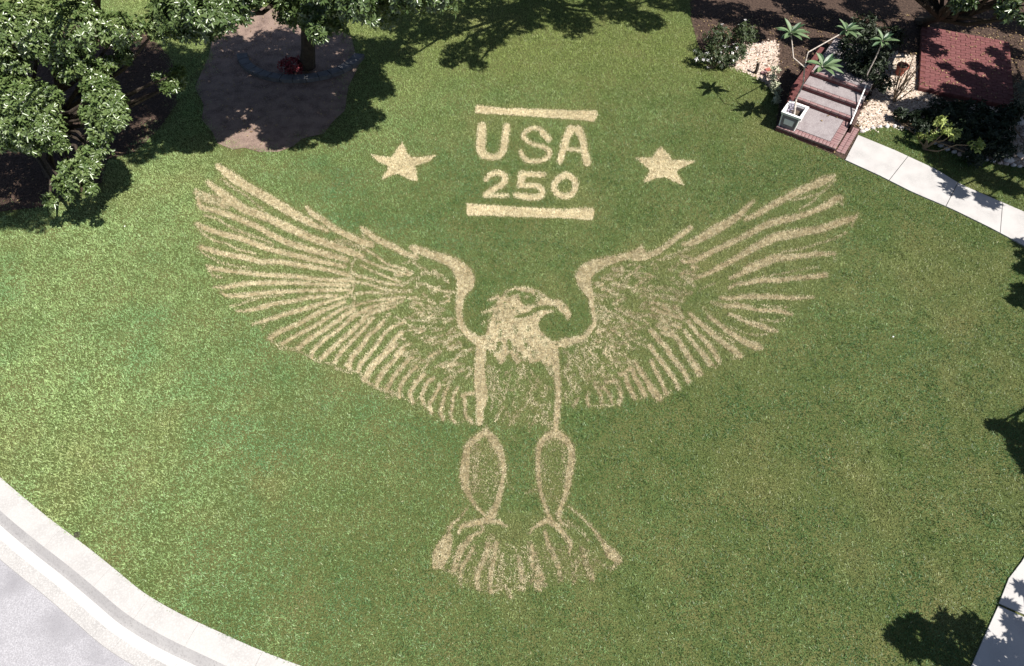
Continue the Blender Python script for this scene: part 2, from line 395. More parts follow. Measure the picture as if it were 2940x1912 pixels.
F(TD, WL, [(1420,930),(1350,860),(1340,740),(1330,640),(1310,630),(1400,600),(1440,600)], 38)
for p, wd, s in (([(20,350),(110,355)],25,.7),([(180,440),(330,530),(450,570),(600,620)],46,.7),([(440,650),(580,620),(650,660)],26,.6),([(650,660),(740,700)],24,.5),([(770,700),(840,660)],22,.8),
                 ([(900,770),(960,820)],48,.6),([(1210,930),(1280,950),(1340,890)],20,.6),([(620,150),(740,190)],40,.8),([(930,180),(1040,130)],45,.8),([(1160,80),(1280,30)],50,.8),([(1100,280),(1220,250)],70,.85),
                 ([(1280,180),(1360,160)],24,.75),([(1350,420),(1410,370)],26,.75),([(1220,350),(1380,310)],24,.55),([(740,290),(800,320)],50,.6),([(1080,510),(1180,480)],20,.6)):
    stroke(TD, WL, p, wd, s)
# torso outline, neck, head
TO, HD = 'torso', 'head'
stroke(TD, TO, [(1540,0),(1520,150),(1510,300),(1510,450),(1530,580),(1530,700),(1510,800),(1510,930)], [110,100,110,120,130,110,72,70])
stroke(TD, TO, [(1620,300),(1640,500),(1640,600)], 60, .5)
stroke(TD, TO, [(1690,600),(1660,680),(1640,800)], 40, .55)
stroke(TF, TO, [(330,420),(370,550),(395,700),(410,850),(410,1000),(400,1100),(390,1200),(380,1330)], [150,90,62,60,60,60,60,58])
stroke(TF, TO, [(300,540),(340,680)], 90, .6)
stroke(TF, TO, [(260,840),(250,960)], 44, .5)
stroke(TF, TO, [(250,1150),(300,1250),(360,1330)], 64, .6)
for p, wd, s in (([(1690,920),(1750,790),(1780,760)],22,.8),([(1830,810),(1890,950),(1950,830),(2070,690),(2110,540)],20,.8),([(2120,700),(2150,720)],50,.75),([(2110,960),(2190,890)],18,.7),
                 ([(2210,750),(2260,720)],40,.6),([(1700,640),(1760,700)],20,.7),([(1720,440),(1740,540),(1880,560)],25,.55),([(2230,600),(2300,540)],42,.6),([(1900,600),(1960,700)],18,.5),([(1750,450),(1900,520)],22,.45),
                 ([(2190,760),(2170,860)],20,.5),([(1880,1100),(1920,1130)],16,.4)):
    stroke(TD, TO, p, wd, s)
area(TC, HD, [(1560,1330),(1600,1200),(1640,1100),(1660,1000),(1690,930),(1720,870),(1800,800),(1870,765),(1960,748),(2080,758),(2170,790),(2250,840),(2330,875),(2440,885),
              (2500,940),(2550,1000),(2562,1080),(2522,1125),(2480,1060),(2430,1015),(2390,1000),(2340,1030),(2260,1060),(2210,1100),(2180,1170),(2200,1230),(2260,1290),(2320,1345),(2420,1365),(2560,1350),(2560,1420),
              (2400,1440),(2340,1640),(2280,1660),(2200,1590),(2090,1620),(2000,1580),(1940,1640),(1880,1550),(1850,1480),(1800,1590),(1740,1640),(1700,1560),(1650,1520),(1600,1460)], .9)
stroke(TC, HD, [(1620,890),(1720,850)], [16,40])
stroke(TC, HD, [(1540,1040),(1680,980)], [14,44])
stroke(TC, HD, [(1540,1160),(1640,1100)], [12,30], .7)
area(TC, HD, [(1955,790),(2090,800),(2165,865),(2130,935),(2050,950),(1985,915)], 1, neg=True)
stroke(TC, HD, [(2040,860),(2060,855)], 30, .8)
stroke(TC, HD, [(1800,805),(1880,765),(1980,750),(2080,760),(2180,795),(2260,845)], 26, .95)
stroke(TC, HD, [(1830,830),(1900,800),(1960,800)], 36, .9, neg=True)
stroke(TC, HD, [(2390,985),(2250,975),(2150,1000),(2080,1045),(2000,1068),(1920,1085)], [34,32,34,30,24,18], 1, neg=True)
stroke(TC, HD, [(2150,800),(2190,860),(2150,930)], 18, .4, neg=True)
for p, wd, s in (([(1845,1370),(1860,1440)],44,.7),([(1735,1390),(1720,1460)],44,.6),([(1745,1230),(1750,1300)],26,.4),([(2040,1400),(2045,1430)],24,.6),([(1970,1500),(1990,1560)],22,.6),([(1900,1430),(1920,1480)],22,.4),
                 ([(1660,1480),(1650,1530)],30,.5),([(2120,1480),(2130,1540)],26,.4),([(2050,1560),(2060,1600)],24,.5)):
    stroke(TC, HD, p, wd * 1.15, min(1, s * 1.3), neg=True)
# right wing: shoulder
stroke(TE, WR, [(1360,310),(1240,370),(1100,410),(950,450),(820,500),(740,560),(700,630),(720,710),(760,790),(790,870),(800,960),(820,1060),(830,1150),(790,1220),(730,1290),(650,1340),(560,1360),(480,1380)],
       [60,60,62,80,115,140,140,110,80,52,46,42,42,46,46,52,62,84])
stroke(TE, WR, [(860,900),(870,1050),(860,1200)], 56, .45)
stroke(TE, WR, [(870,1245),(930,1225)], 50, .8)
stroke(TE, WR, [(1365,260),(1390,340)], [14,40])
F(TE, WR, [(1280,400),(1400,390),(1520,350),(1620,290),(1720,210),(1820,140),(1930,60)], [60,66,56,45,45,50,40])
F(TG, WR, [(240,890),(340,870),(480,800),(620,720),(760,640),(880,560),(980,460),(1060,390)], [30,55,70,80,70,60,40,20])
F(TG, WR, [(960,600),(1100,540),(1250,450),(1400,370),(1550,290),(1720,220),(1850,160),(1970,110)], [35,50,55,55,60,70,75,35])
F(TG, WR, [(1980,150),(1860,280),(1700,340),(1500,380)], 15, .85)
F(TG, WR, [(1790,340),(1690,430),(1580,480)], 13, .8)
F(TG, WR, [(230,1080),(330,1090),(450,1040),(580,970),(720,910),(860,840),(1000,770),(1150,690),(1300,630),(1450,600),(1600,560),(1740,510),(1880,450),(2000,370),(2060,350)], [30,40,45,50,50,45,50,55,60,60,50,45,55,60,28])
stroke(TG, WR, [(2055,350),(2070,430)], 20, .8)
F(TG, WR, [(340,1290),(460,1250),(580,1200),(720,1120),(860,1050),(1000,960),(1150,880),(1300,810),(1450,780),(1600,750),(1800,720),(1950,670),(2100,620),(2200,590),(2250,540)], [25,30,40,50,50,60,70,80,80,70,60,60,60,40,12])
stroke(TG, WR, [(2200,600),(2180,680)], 20, .8)
F(TG, WR, [(2110,760),(1990,820),(1860,860),(1700,910),(1550,950),(1380,980)], 15, .8)
F(TG, WR, [(790,1280),(900,1230),(1000,1170),(1150,1110),(1300,1050),(1450,1040),(1600,1020),(1800,1000),(1980,1000)], [35,45,70,75,70,50,45,45,28])
stroke(TG, WR, [(1980,990),(1980,1060)], 18, .7)
F(TG, WR, [(780,1390),(860,1350),(1000,1330),(1150,1300),(1350,1300),(1500,1280),(1620,1270),(1750,1260),(1880,1240)], [26,30,40,50,45,40,45,45,44])
F(TG, WR, [(1130,1270),(1400,1220),(1600,1180),(1780,1150)], 15, .7)
F(TH_, WR, [(680,380),(800,390),(950,370),(1100,370),(1250,370),(1400,380),(1550,385),(1740,375)], [30,35,45,50,40,35,30,20])
F(TH_, WR, [(730,480),(850,470),(980,490),(1100,520),(1250,530),(1350,535),(1500,575)], [40,45,40,35,35,40,14])
F(TH_, WR, [(1160,470),(1300,490),(1460,480)], 13, .7)
F(TH_, WR, [(1130,630),(1250,650),(1400,640)], 26, .6)
F(TH_, WR, [(770,570),(860,600),(950,650),(1050,680),(1150,710),(1250,750),(1330,770)], [25,30,35,45,50,35,12])
F(TH_, WR, [(800,720),(900,760),(1000,800),(1100,810),(1200,800)], 16, .8)
F(TH_, WR, [(540,600),(640,670),(740,750),(860,830),(980,900),(1080,940),(1140,960)], [30,40,45,50,55,70,30])
F(TH_, WR, [(600,770),(720,830),(820,890)], 15, .8)
F(TH_, WR, [(320,560),(400,640),(520,740),(620,830),(720,910),(820,980),(900,1050)], [30,45,50,50,50,60,46])
stroke(TH_, WR, [(800,1075),(910,1070)], 16, .8)
F(TH_, WR, [(300,650),(400,780),(500,880),(580,980),(640,1080),(660,1130)], [35,35,40,45,45,28])
F(TH_, WR, [(260,760),(340,870),(420,970),(500,1060),(540,1140)], [35,35,40,60,56], .9)
stroke(TH_, WR, [(550,1130),(620,1170)], 34, .8)
F(TH_, WR, [(60,800),(150,820),(220,920),(290,1030),(360,1130),(430,1250)], [40,45,50,50,60,66], .95)
stroke(TH_, WR, [(230,100),(370,80)], 30, .8)
for p, wd, s in (([(250,230),(360,180)],26,.7),([(20,280),(150,300),(330,330)],40,.6),([(0,370),(150,390),(240,410)],45,.7),([(0,470),(80,530),(160,490),(230,620)],45,.8),([(0,640),(120,680),(200,720)],45,.8),
                 ([(0,780),(100,800)],35,.8),([(200,340),(330,320)],22,.7),([(580,440),(700,470)],30,.7),([(480,500),(600,620)],25,.5),([(420,300),(600,220)],22,.6),([(120,180),(230,250)],60,.45)):
    stroke(TH_, WR, p, wd, s)
F(TF, WR, [(760,1060),(740,960),(760,920)], 30, .85)
F(TF, WR, [(830,790),(840,850),(880,900),(910,980),(900,1060)], 28, .9)
F(TF, WR, [(880,850),(960,880),(1010,960),(1030,1050)], 28, .9)
F(TF, WR, [(960,790),(1080,780),(1110,850),(1130,940),(1110,1040)], 40, .9)
F(TF, WR, [(1120,700),(1180,690),(1200,790),(1240,870),(1290,970)], 40)
F(TF, WR, [(1210,650),(1260,640),(1290,730),(1350,830),(1400,940)], 45)
F(TF, WR, [(1290,560),(1350,660),(1430,780),(1500,890),(1570,980)], [36,45,50,64,60])
F(TF, WR, [(1480,550),(1530,660),(1590,780),(1640,890),(1660,920)], 36)
F(TF, WR, [(1460,370),(1530,470),(1620,590),(1700,700),(1770,800),(1790,860)], 38)
F(TF, WR, [(1480,200),(1560,300),(1640,380),(1700,480),(1780,580),(1860,680),(1900,780)], 45)
for p, wd, s in (([(760,1060),(900,1070),(1030,1050),(1110,1040)],25,.5),([(1290,970),(1330,990),(1400,950)],22,.5),([(1570,1000),(1650,920),(1700,900)],22,.6),([(590,1060),(640,980)],36,.75),([(520,960),(500,1020)],30,.5),
                 ([(1340,50),(1440,10)],22,.9),([(1340,50),(1450,120)],20,.9),([(1270,180),(1380,160),(1450,120)],18,.85),([(1300,330),(1420,380),(1500,400)],36,.6),([(1260,290),(1420,300)],30,.5),([(1200,410),(1300,410)],15,.7),
                 ([(820,320),(900,330)],30,.5),([(730,310),(650,340)],42,.7),([(480,440),(560,500)],26,.6),([(800,470),(850,480)],26,.6),([(600,560),(640,600)],22,.6),([(1100,470),(1180,480)],20,.6),([(1160,570),(1280,560)],18,.6),
                 ([(700,420),(780,430)],22,.5),([(520,620),(560,660)],20,.5),([(960,480),(1000,500)],18,.5)):
    stroke(TF, WR, p, wd, s)
for p, wd, s in (([(1340,860),(1420,810)],16,.9),([(1350,960),(1450,890)],18,.9),([(1280,580),(1340,500)],26,.8),([(1300,730),(1400,650)],30,.8),([(1480,780),(1620,750),(1760,780)],40,.6),([(1480,850),(1650,850),(1820,880)],40,.6),
                 ([(1480,920),(1600,940),(1740,980)],36,.8),([(1500,990),(1650,1050),(1830,1090)],46,.85),([(1480,1060),(1620,1110),(1800,1180)],46,.75),([(1560,1180),(1700,1240),(1740,1280)],52,.8),([(1700,760),(1800,830),(1950,810)],26,.8),
                 ([(1860,560),(1960,600)],40,.8),([(1820,600),(1970,720)],42,.6),([(1640,400),(1840,330),(1960,290)],30,.6),([(1560,430),(1700,400),(1800,350)],26,.6),([(1820,380),(1960,420)],26,.8),([(1900,450),(2000,430),(2080,400)],36,.8),
                 ([(1940,500),(2010,520)],36,.8),([(1700,540),(1780,480)],42,.5),([(920,640),(1030,650)],30,.8),([(850,710),(910,710)],46,.7),([(1100,720),(1160,740)],46,.8),([(980,780),(1080,820)],36,.75),([(1060,530),(1140,520),(1130,590)],42,.75),
                 ([(860,840),(960,850)],42,.6),([(1050,930),(1080,935)],32,.8),([(900,970),(940,975)],26,.7),([(1080,990),(1130,1000)],30,.8),([(1050,1080),(1080,1070)],26,.8),([(1040,1240),(1080,1250)],36,.8),([(930,1110),(990,1120)],36,.75),
                 ([(1400,700),(1500,640)],26,.4),([(1500,480),(1530,530)],50,.45)):
    stroke(TE, WR, p, wd, s)
# legs and feet
LA, LB, FA, FB, TLP = 'leg_a', 'leg_b', 'foot_a', 'foot_b', 'tail'
stroke(TI, LA, [(780,240),(640,340),(570,430),(545,600),(535,760),(560,900),(620,1030),(700,1130),(770,1200)], [60,70,70,100,100,76,40,36,40])
stroke(TI, LA, [(640,430),(620,650),(640,870)], 150, .58)
stroke(TI, LA, [(780,240),(860,330),(930,450),(980,600),(985,720),(960,850),(940,950),(910,1060),(860,1170)], [70,90,80,52,50,50,60,70,70])
stroke(TI, LA, [(790,180),(780,250)], 20, .7)
stroke(TI, LA, [(850,360),(870,400)], 80, .6)
stroke(TI, LA, [(790,480),(790,950)], 220, .27)
stroke(TI, LA, [(905,450),(935,650),(905,850)], 60, .5)
stroke(TI, LA, [(1000,790),(1090,900)], 22, .6)
stroke(TI, LB, [(1580,250),(1450,320),(1390,430),(1380,560),(1385,700),(1390,820),(1410,920),(1440,1030),(1480,1140),(1510,1240)], [90,70,60,50,54,50,42,38,42,50])
stroke(TI, LB, [(1580,250),(1700,340),(1760,450),(1760,580),(1740,700),(1720,850),(1690,980),(1650,1080),(1610,1200)], [90,80,70,80,85,70,46,46,60])
stroke(TI, LB, [(1570,400),(1570,950)], 230, .25)
stroke(TI, LB, [(1680,450),(1705,620),(1680,820)], 70, .5)
stroke(TI, LB, [(1440,370),(1560,320),(1680,390)], 80, .5)
stroke(TI, LB, [(1425,560),(1440,760)], 50, .5)
stroke(TI, LB, [(1250,950),(1390,890)], 30, .6)
stroke(TI, FA, [(860,1170),(820,1240),(720,1270),(600,1300),(500,1330),(465,1420)], [90,80,60,60,40,16])
stroke(TI, FA, [(820,1260),(940,1280),(1020,1330)], [50,40,22])
stroke(TI, FA, [(730,1300),(740,1380),(640,1430),(560,1500),(480,1580)], [40,30,40,45,50], .85)
stroke(TI, FB, [(1510,1240),(1400,1300),(1320,1350),(1290,1400)], [70,46,32,20])
stroke(TI, FB, [(1510,1260),(1600,1330),(1680,1420),(1750,1520),(1750,1580),(1730,1640)], [70,60,50,46,36,24])
stroke(TI, FB, [(1620,1200),(1650,1290),(1720,1330)], 40, .75)
stroke(TI, FB, [(1680,1270),(1800,1320),(1900,1400),(1950,1480)], 40, .45)
# tail
F(TI, TLP, [(570,1110),(490,1220),(420,1280),(360,1360)], [14,18,24,34], 0.95)
F(TI, TLP, [(1740,1100),(1880,1220),(2010,1360),(2130,1520)], [14,18,24,30], 0.95)
area(TJ, TLP, [(370,390),(265,500),(170,650),(170,850),(280,860),(380,700),(405,520)], 0.94)
F(TJ, TLP, [(620,480),(560,560),(480,660),(440,770),(420,870)], [40,50,56,60,64], 0.91)
F(TJ, TLP, [(640,600),(580,720),(500,850),(490,980)], 38, 0.85)
F(TJ, TLP, [(800,560),(780,700),(720,820),(680,950),(690,1080)], 46, 0.94)
F(TJ, TLP, [(900,560),(880,700),(850,850),(830,980),(840,1120)], 42, 0.95)
F(TJ, TLP, [(840,500),(860,650),(820,800)], 64, 0.65)
F(TJ, TLP, [(960,700),(950,900),(930,1060)], 60, 0.59)
F(TJ, TLP, [(1160,720),(1180,850),(1200,950),(1190,1070)], [46,50,56,60], 0.75)
F(TJ, TLP, [(1300,600),(1330,750),(1380,900),(1440,1020)], [60,84,84,70], 0.81)
F(TJ, TLP, [(1460,430),(1500,570),(1560,700),(1610,830),(1640,970)], [36,50,52,48,44], 0.81)
F(TJ, TLP, [(1290,560),(1310,640)], 42, 0.65)
F(TJ, TLP, [(1310,950),(1390,1060)], 76, 0.72)
F(TJ, TLP, [(1820,760),(1790,900),(1800,990)], 52, 0.65)
F(TJ, TLP, [(1880,620),(1920,760),(1980,900),(2000,970)], [50,64,64,50], 0.73)
F(TJ, TLP, [(2130,560),(2220,680),(2300,760)], [34,90,60], 0.95)
for p, wd, s in (([(2290,780),(2230,850)],40,.7),([(2040,750),(2150,820),(2220,850)],28,.55),([(180,850),(300,860),(400,900),(480,960),(490,1050)],30,.6),([(830,1130),(960,1080)],22,.8),([(1000,1050),(1060,1170)],36,.75),
                 ([(690,1090),(740,1110)],30,.6),([(1160,1090),(1220,1060)],22,.6),([(400,850),(450,900)],60,.55),([(1560,1050),(1640,1000)],26,.4),([(560,950),(600,1040)],40,.4)):
    stroke(TJ, TLP, p, wd, s)
# small covert feathers: short dabs filling the inner wings and the breast
def dabs(tile, part, poly, n, ang, spread, ln, wd, s, seed):
    r_ = random.Random(seed); xs = [p[0] for p in poly]; ys = [p[1] for p in poly]; k = 0
    while k < n:
        x, y = r_.uniform(min(xs), max(xs)), r_.uniform(min(ys), max(ys)); ins = False
        for i in range(len(poly)):
            ax, ay = poly[i]; bx, by = poly[(i + 1) % len(poly)]
            if (ay > y) != (by > y) and x < (bx - ax) * (y - ay) / (by - ay) + ax: ins = not ins
        if not ins: continue
        k += 1
        a = math.radians(ang(x, y) + r_.uniform(-spread, spread)); L = r_.uniform(*ln)
        stroke(tile, part, [(x, y), (x + math.cos(a) * L * .5 + r_.uniform(-6, 6), y + math.sin(a) * L * .5 + r_.uniform(-6, 6)), (x + math.cos(a) * L, y + math.sin(a) * L)], [r_.uniform(*wd), r_.uniform(*wd), 10], r_.uniform(*s))
dabs(TC, WL, [(760,460),(1150,560),(1230,800),(1230,1180),(1380,1350),(1470,1560),(1440,1850),(1150,1750),(760,1560),(720,1200),(740,800)], 80, lambda x, y: 175 - (y - 900) * .035, 25, (60, 140), (18, 32), (.55, .95), 3)
dabs(TE, WR, [(900,560),(1330,450),(1480,640),(1380,900),(1340,1150),(1180,1400),(900,1500),(640,1480),(860,1250),(870,900)], 95, lambda x, y: 5 + (y - 900) * .045, 30, (60, 140), (16, 30), (.55, .92), 4)
dabs(TF, WR, [(470,420),(900,300),(1250,430),(1240,600),(1050,740),(820,800),(620,900),(460,1000)], 80, lambda x, y: 55, 35, (50, 120), (15, 27), (.5, .85), 5)
dabs(TD, TO, [(1640,260),(1900,260),(2300,330),(2330,800),(2250,960),(1700,930),(1650,600)], 60, lambda x, y: 90, 45, (50, 120), (14, 26), (.45, .85), 6)
area(TJ, TLP, [(470,520),(300,860),(430,960),(560,1040),(800,1120),(1060,1130),(1300,1060),(1600,1010),(1900,960),(2150,840),(2000,640),(1600,560),(1200,600),(900,520)], .27)
TINT = np.zeros((RH, RW), np.float32)
for poly, v in (([(640,490),(880,650),(1080,740),(1240,720),(1330,830),(1370,1000),(1385,1225),(1180,1190),(1000,1110),(800,985),(650,850),(580,700),(565,560)], .5),
                ([(2390,520),(2100,680),(1860,730),(1690,780),(1710,880),(1640,1010),(1605,1140),(1880,1140),(2080,1070),(2280,930),(2400,770),(2430,650)], .42),
                ([(1385,980),(1400,1225),(1580,1225),(1600,1010)], .45),
                ([(1300,1490),(1245,1600),(1250,1640),(1340,1690),(1480,1710),(1620,1670),(1760,1610),(1690,1530),(1560,1470),(1400,1470)], .55),
                ([(1390,1245),(1340,1300),(1335,1390),(1390,1470),(1430,1440),(1445,1340)], .4), ([(1590,1250),(1545,1320),(1570,1450),(1600,1480),(1640,1360),(1640,1290)], .4)):
    q_ = fill_mask(poly); TINT[q_[0]] = np.maximum(TINT[q_[0]], q_[1] * v)
for _ in range(6):
    p = np.pad(TINT, 3, mode='edge'); TINT = (p[:-6, 3:-3] + p[6:, 3:-3] + p[3:-3, :-6] + p[3:-3, 6:] + p[3:-3, 3:-3]) / 5
# lettering, bars and stars
stroke_ends = len(STROKES)
area(TK, 'bar_a', [(1310,85),(1600,125),(2010,135),(2400,150),(2690,155),(2702,200),(2660,285),(2560,265),(2200,238),(1840,212),(1500,192),(1300,185)], 1)
area(TK, 'bar_b', [(1200,1222),(1500,1240),(1840,1265),(2300,1285),(2655,1268),(2667,1330),(2640,1412),(2300,1387),(1840,1377),(1500,1362),(1205,1357)], 1)
stroke(TK, 'letter_u', [(1375,335),(1370,450),(1365,600),(1420,675),(1560,680),(1620,600),(1640,480),(1660,335)], [90,104,104,74,62,80,78,70])
stroke(TK, 'letter_s', [(2140,480),(2080,420),(2040,370),(1970,355),(1890,385),(1850,440),(1890,500),(1980,545),(2080,570),(2150,620),(2130,690),(2040,730),(1920,735),(1850,690),(1820,620)], [66,70,44,34,38,46,42,38,42,50,48,44,44,50,36])
stroke(TL, 'letter_a', [(560,365),(500,480),(470,600),(430,735)], [90,82,76,60])
stroke(TL, 'letter_a', [(640,375),(690,480),(710,600),(740,745)], [96,72,72,86])
stroke(TL, 'letter_a', [(510,592),(650,610)], 42)
stroke(TK, 'digit_two', [(1420,950),(1470,890),(1570,868),(1640,920),(1610,1000),(1500,1060),(1420,1115)], [44,52,54,62,66,66,60])
stroke(TK, 'digit_two', [(1405,1128),(1665,1130)], 46, .85)
stroke(TK, 'digit_five', [(2080,890),(1840,882)], 56, .95)
stroke(TK, 'digit_five', [(1835,885),(1820,1000)], 82, .95)
stroke(TK, 'digit_five', [(1815,1012),(2010,1020),(2070,1080),(2040,1140),(1900,1145),(1765,1120)], [50,52,62,64,72,52], .95)
stroke(TL, 'digit_zero', [(490,895),(400,950),(360,1040),(420,1120),(530,1135),(600,1060),(600,960),(520,895),(480,897)], 64)
area(TK, 'star_a', [(460,515),(520,650),(570,690),(700,690),(870,655),(760,740),(610,785),(640,965),(560,950),(420,880),(350,890),(215,955),(290,830),(290,785),(180,735),(85,652),(200,680),(340,690),(400,590)], 1)
area(TL, 'star_b', [(1590,565),(1690,670),(1720,720),(2000,728),(1800,830),(1770,860),(1855,1015),(1640,920),(1530,930),(1385,985),(1470,840),(1305,700),(1490,700),(1540,620)], 1)

# ------------------------------------------------------------------ ground outlines (photograph pixels)
KERB = [(-560,640),(-420,900),(-250,1140),(-120,1275),(0,1383),(120,1484),(247,1581),(330,1648),(408,1711),(505,1768),(611,1818),(750,1880),(900,1935),(1120,1990),(1400,2040),(1800,2085),(2300,2110),(3000,2120)]
DIRT = [(560,250),(585,300),(580,345),(610,380),(625,412),(668,430),(702,424),(745,437),(800,436),(842,420),(868,398),(930,384),(955,350),(990,318),(1000,250),(1030,190),(1010,110),(930,50),(760,20),(620,60),(600,160)]
PATH_LO = [(2425,461),(2520,504),(2619,554),(2730,601),(2840,655),(2940,708),(3200,850)]
PATH_UP = [(2462,390),(2569,434),(2685,488),(2759,533),(2850,572),(2940,611),(3200,740)]
EDGE = [(2466,380),(2495,370),(2536,364),(2578,364),(2619,374),(2660,395),(2710,425),(2765,448),(2820,460),(2880,470),(2940,482),(3100,520)]
PAVE = [(2965,1560),(2930,1615),(2894,1662),(2862,1745),(2828,1819),(2780,1930),(2740,2040),(2740,2300),(3500,2300),(3500,1560)]
BED_L = [(1985,60),(2010,150),(2060,175),(2120,196),(2165,215),(2200,238),(2228,262),(2236,300)]   # lawn meets the planting on the left of the steps
# right-hand planting (everything above path, steps and BED_L)
exclude(BED_L + [(2225,375), (2400,447), (2425,461), (2462,390), (2466,380)] + EDGE[1:] + [(3100,-420), (1985,-420)])
exclude(PATH_LO + PATH_UP[::-1])
exclude(PAVE)
exclude(DIRT)
# dark ground sheet painting deep shade under the big trees, in place of grass
SHADE_FILL = [(p[0] * K2, p[1] * K2) for p in ((-300,60),(330,60),(400,140),(412,240),(370,300),(318,352),(250,372),(238,424),(180,452),(95,482),(0,492),(-300,500))]
exclude(SHADE_FILL)
# ------------------------------------------------------------------ setting
kp = [G(*p) for p in KERB]
def smooth_line(pts, n=5):
    out = []
    E = [pts[0] * 2 - pts[1]] + pts + [pts[-1] * 2 - pts[-2]]
    for i in range(len(pts) - 1):
        p0, p1, p2, p3 = E[i:i + 4]
        for k in range(n):
            t = k / n
            out.append(0.5 * (2 * p1 + (p2 - p0) * t + (2 * p0 - 5 * p1 + 4 * p2 - p3) * t * t + (3 * p1 - p0 - 3 * p2 + p3) * t ** 3))
    out.append(pts[-1]); return out
kp = smooth_line(kp)
kn = []
for i in range(len(kp)):
    d = (kp[min(i + 1, len(kp) - 1)] - kp[max(i - 1, 0)]).normalized()
    kn.append(Vector((d.y, -d.x, 0)))             # away from the lawn, towards the street
if kn[40].dot(Vector((-1, -1, 0))) < 0: kn = [-v for v in kn]
# lawn bed: bounded by the kerb, reaching far away on the other sides
far = [(300, kp[-1].y), (300, 500), (-300, 500), (-300, kp[0].y + 30)]
lv = [(p.x, p.y, 0) for p in kp] + [(a, b, 0) for a, b in far]
lawn = mobj('lawn', lv, [tuple(range(len(lv)))], M['thatch']); props(lawn, kind='structure')
street = mobj('street', [(-300,-300,-.105),(300,-300,-.105),(300,500,-.105),(-300,500,-.105)], [(0,1,2,3)], M['asphalt']); props(street, kind='structure')
# kerb and gutter in poured sections
prof = [(-.06, -.10), (-.06, .012), (0, .016), (.26, .014), (.36, .002), (.44, -.05), (.50, -.092), (.55, -.103), (.63, -.101), (.72, -.095), (.95, -.082), (.97, -.12)]
kerb = empty('kerb', kp[30]); props(kerb, kind='structure')
cuts = [0, 18, 27, 34, 41, 48, 55, 62, 72, len(kp) - 1]
for a, b in zip(cuts[:-1], cuts[1:]):
    vs, fs = [], []
    for i in range(a, b + 1):
        sh = Vector((0, 0, 0))
        if i in (a, b):                           # leave a narrow joint
            d = (kp[min(i + 1, len(kp) - 1)] - kp[max(i - 1, 0)]).normalized(); sh = d * (0.002 if i == a else -0.002)
        for o, z in prof: vs.append(kp[i] + kn[i] * o + Vector((0, 0, z)) + sh)
    m = len(prof)
    for i in range(b - a):
        for k in range(m - 1): fs.append((i * m + k, i * m + k + 1, (i + 1) * m + k + 1, (i + 1) * m + k))
    fs += [tuple(range(m)), tuple((b - a) * m + k for k in range(m - 1, -1, -1))]
    o = mobj('kerb_section', vs, fs, M['kerb'], kerb)
    for nm in ('kerb_worn', 'kerb_clean', 'gutter'): o.data.materials.append(M[nm])
    for q in range((b - a) * (m - 1)): o.data.polygons[q].material_index = (0, 0, 0, 0, 1, 1, 1, 2, 2, 3, 3)[q % (m - 1)]
def flat(name, px, z, mat, kind='structure'):
    pts = [G(*p) for p in px]
    o = mobj(name, [(p.x, p.y, z) for p in pts], [tuple(range(len(pts)))], mat)
    return props(o, kind=kind)
flat('bare_soil', DIRT, 0.008, M['soil'])
flat('shade_fill', SHADE_FILL, 0.012, M['mulch_shade'])
BEDP = BED_L + [(2225,375), (2400,447), (2425,461), (2462,390), (2466,380)] + EDGE[1:] + [(3300,300), (3300,-300), (1960,-300)]
flat('planting_bed', BEDP, 0.008, M['mulch_shade'])
# garden path: slabs with open joints
gp = empty('garden_path', G(2600,500)); props(gp, kind='structure')
fr = [0, 1.32, 2.86, 4.3, 6]
def along(line, t):
    i = min(int(t), len(line) - 2); f = t - i
    return G(*line[i]).lerp(G(*line[i + 1]), f)
for a, b in zip(fr[:-1], fr[1:]):
    n = 5
    lo = [along(PATH_LO, a + (b - a) * k / n) for k in range(n + 1)]; up = [along(PATH_UP, a + (b - a) * k / n) for k in range(n + 1)]
    for L in (lo, up):
        L[0] = L[0] + (L[1] - L[0]).normalized() * 0.008; L[-1] = L[-1] - (L[-1] - L[-2]).normalized() * 0.008
    prism('slab', [(p.x, p.y) for p in lo + up[::-1]], -.05, .035, M['concrete'], gp)
pv = empty('pavement', G(2900,1750)); props(pv, kind='structure')
L1 = [(2965,1560),(2930,1615),(2894,1662),(2866,1733)]; L2 = [(2864,1740),(2828,1819),(2780,1930),(2740,2040)]
far1 = [(3300,1925),(3300,1560)]; far2 = [(3300,2200),(3300,1932)]
for L, fa in ((L1, far1), (L2, [(3000,2120)] + far2)):
    prism('slab', [(G(*p).x, G(*p).y) for p in L + fa], -.05, .03, M['concrete'], pv)

# ------------------------------------------------------------------ lawn grass and the bleached drawing as real blades
N = 2000000
X = RNG.uniform(-21, 21, N); Y = RNG.uniform(0.9, 26.5, N)
keep = np.abs(X) < 9.6 + Y * 0.45
X, Y = X[keep], Y[keep]
px, py = PX(X, Y)
ix = ((px - RX0) / RS).astype(int); iy = ((py - RY0) / RS).astype(int)
ok = (ix >= 0) & (ix < RW) & (iy >= 0) & (iy < RH)
X, Y, ix, iy, px, py = X[ok], Y[ok], ix[ok], iy[ok], px[ok], py[ok]
nz = ((vnoise(X, Y, .45, 41) - .5) * 22 + (vnoise(X, Y, .15, 42) - .5) * 12) * (px < 1300)
jx = np.clip((ix + nz + RNG.normal(0, 1.3 + 6.5 * (px < 1300), len(X))).astype(int), 0, RW - 1); jy = np.clip((iy + nz + RNG.normal(0, 1.3 + 6.5 * (px < 1300), len(X))).astype(int), 0, RH - 1)
ok = ~EX[jy, jx]
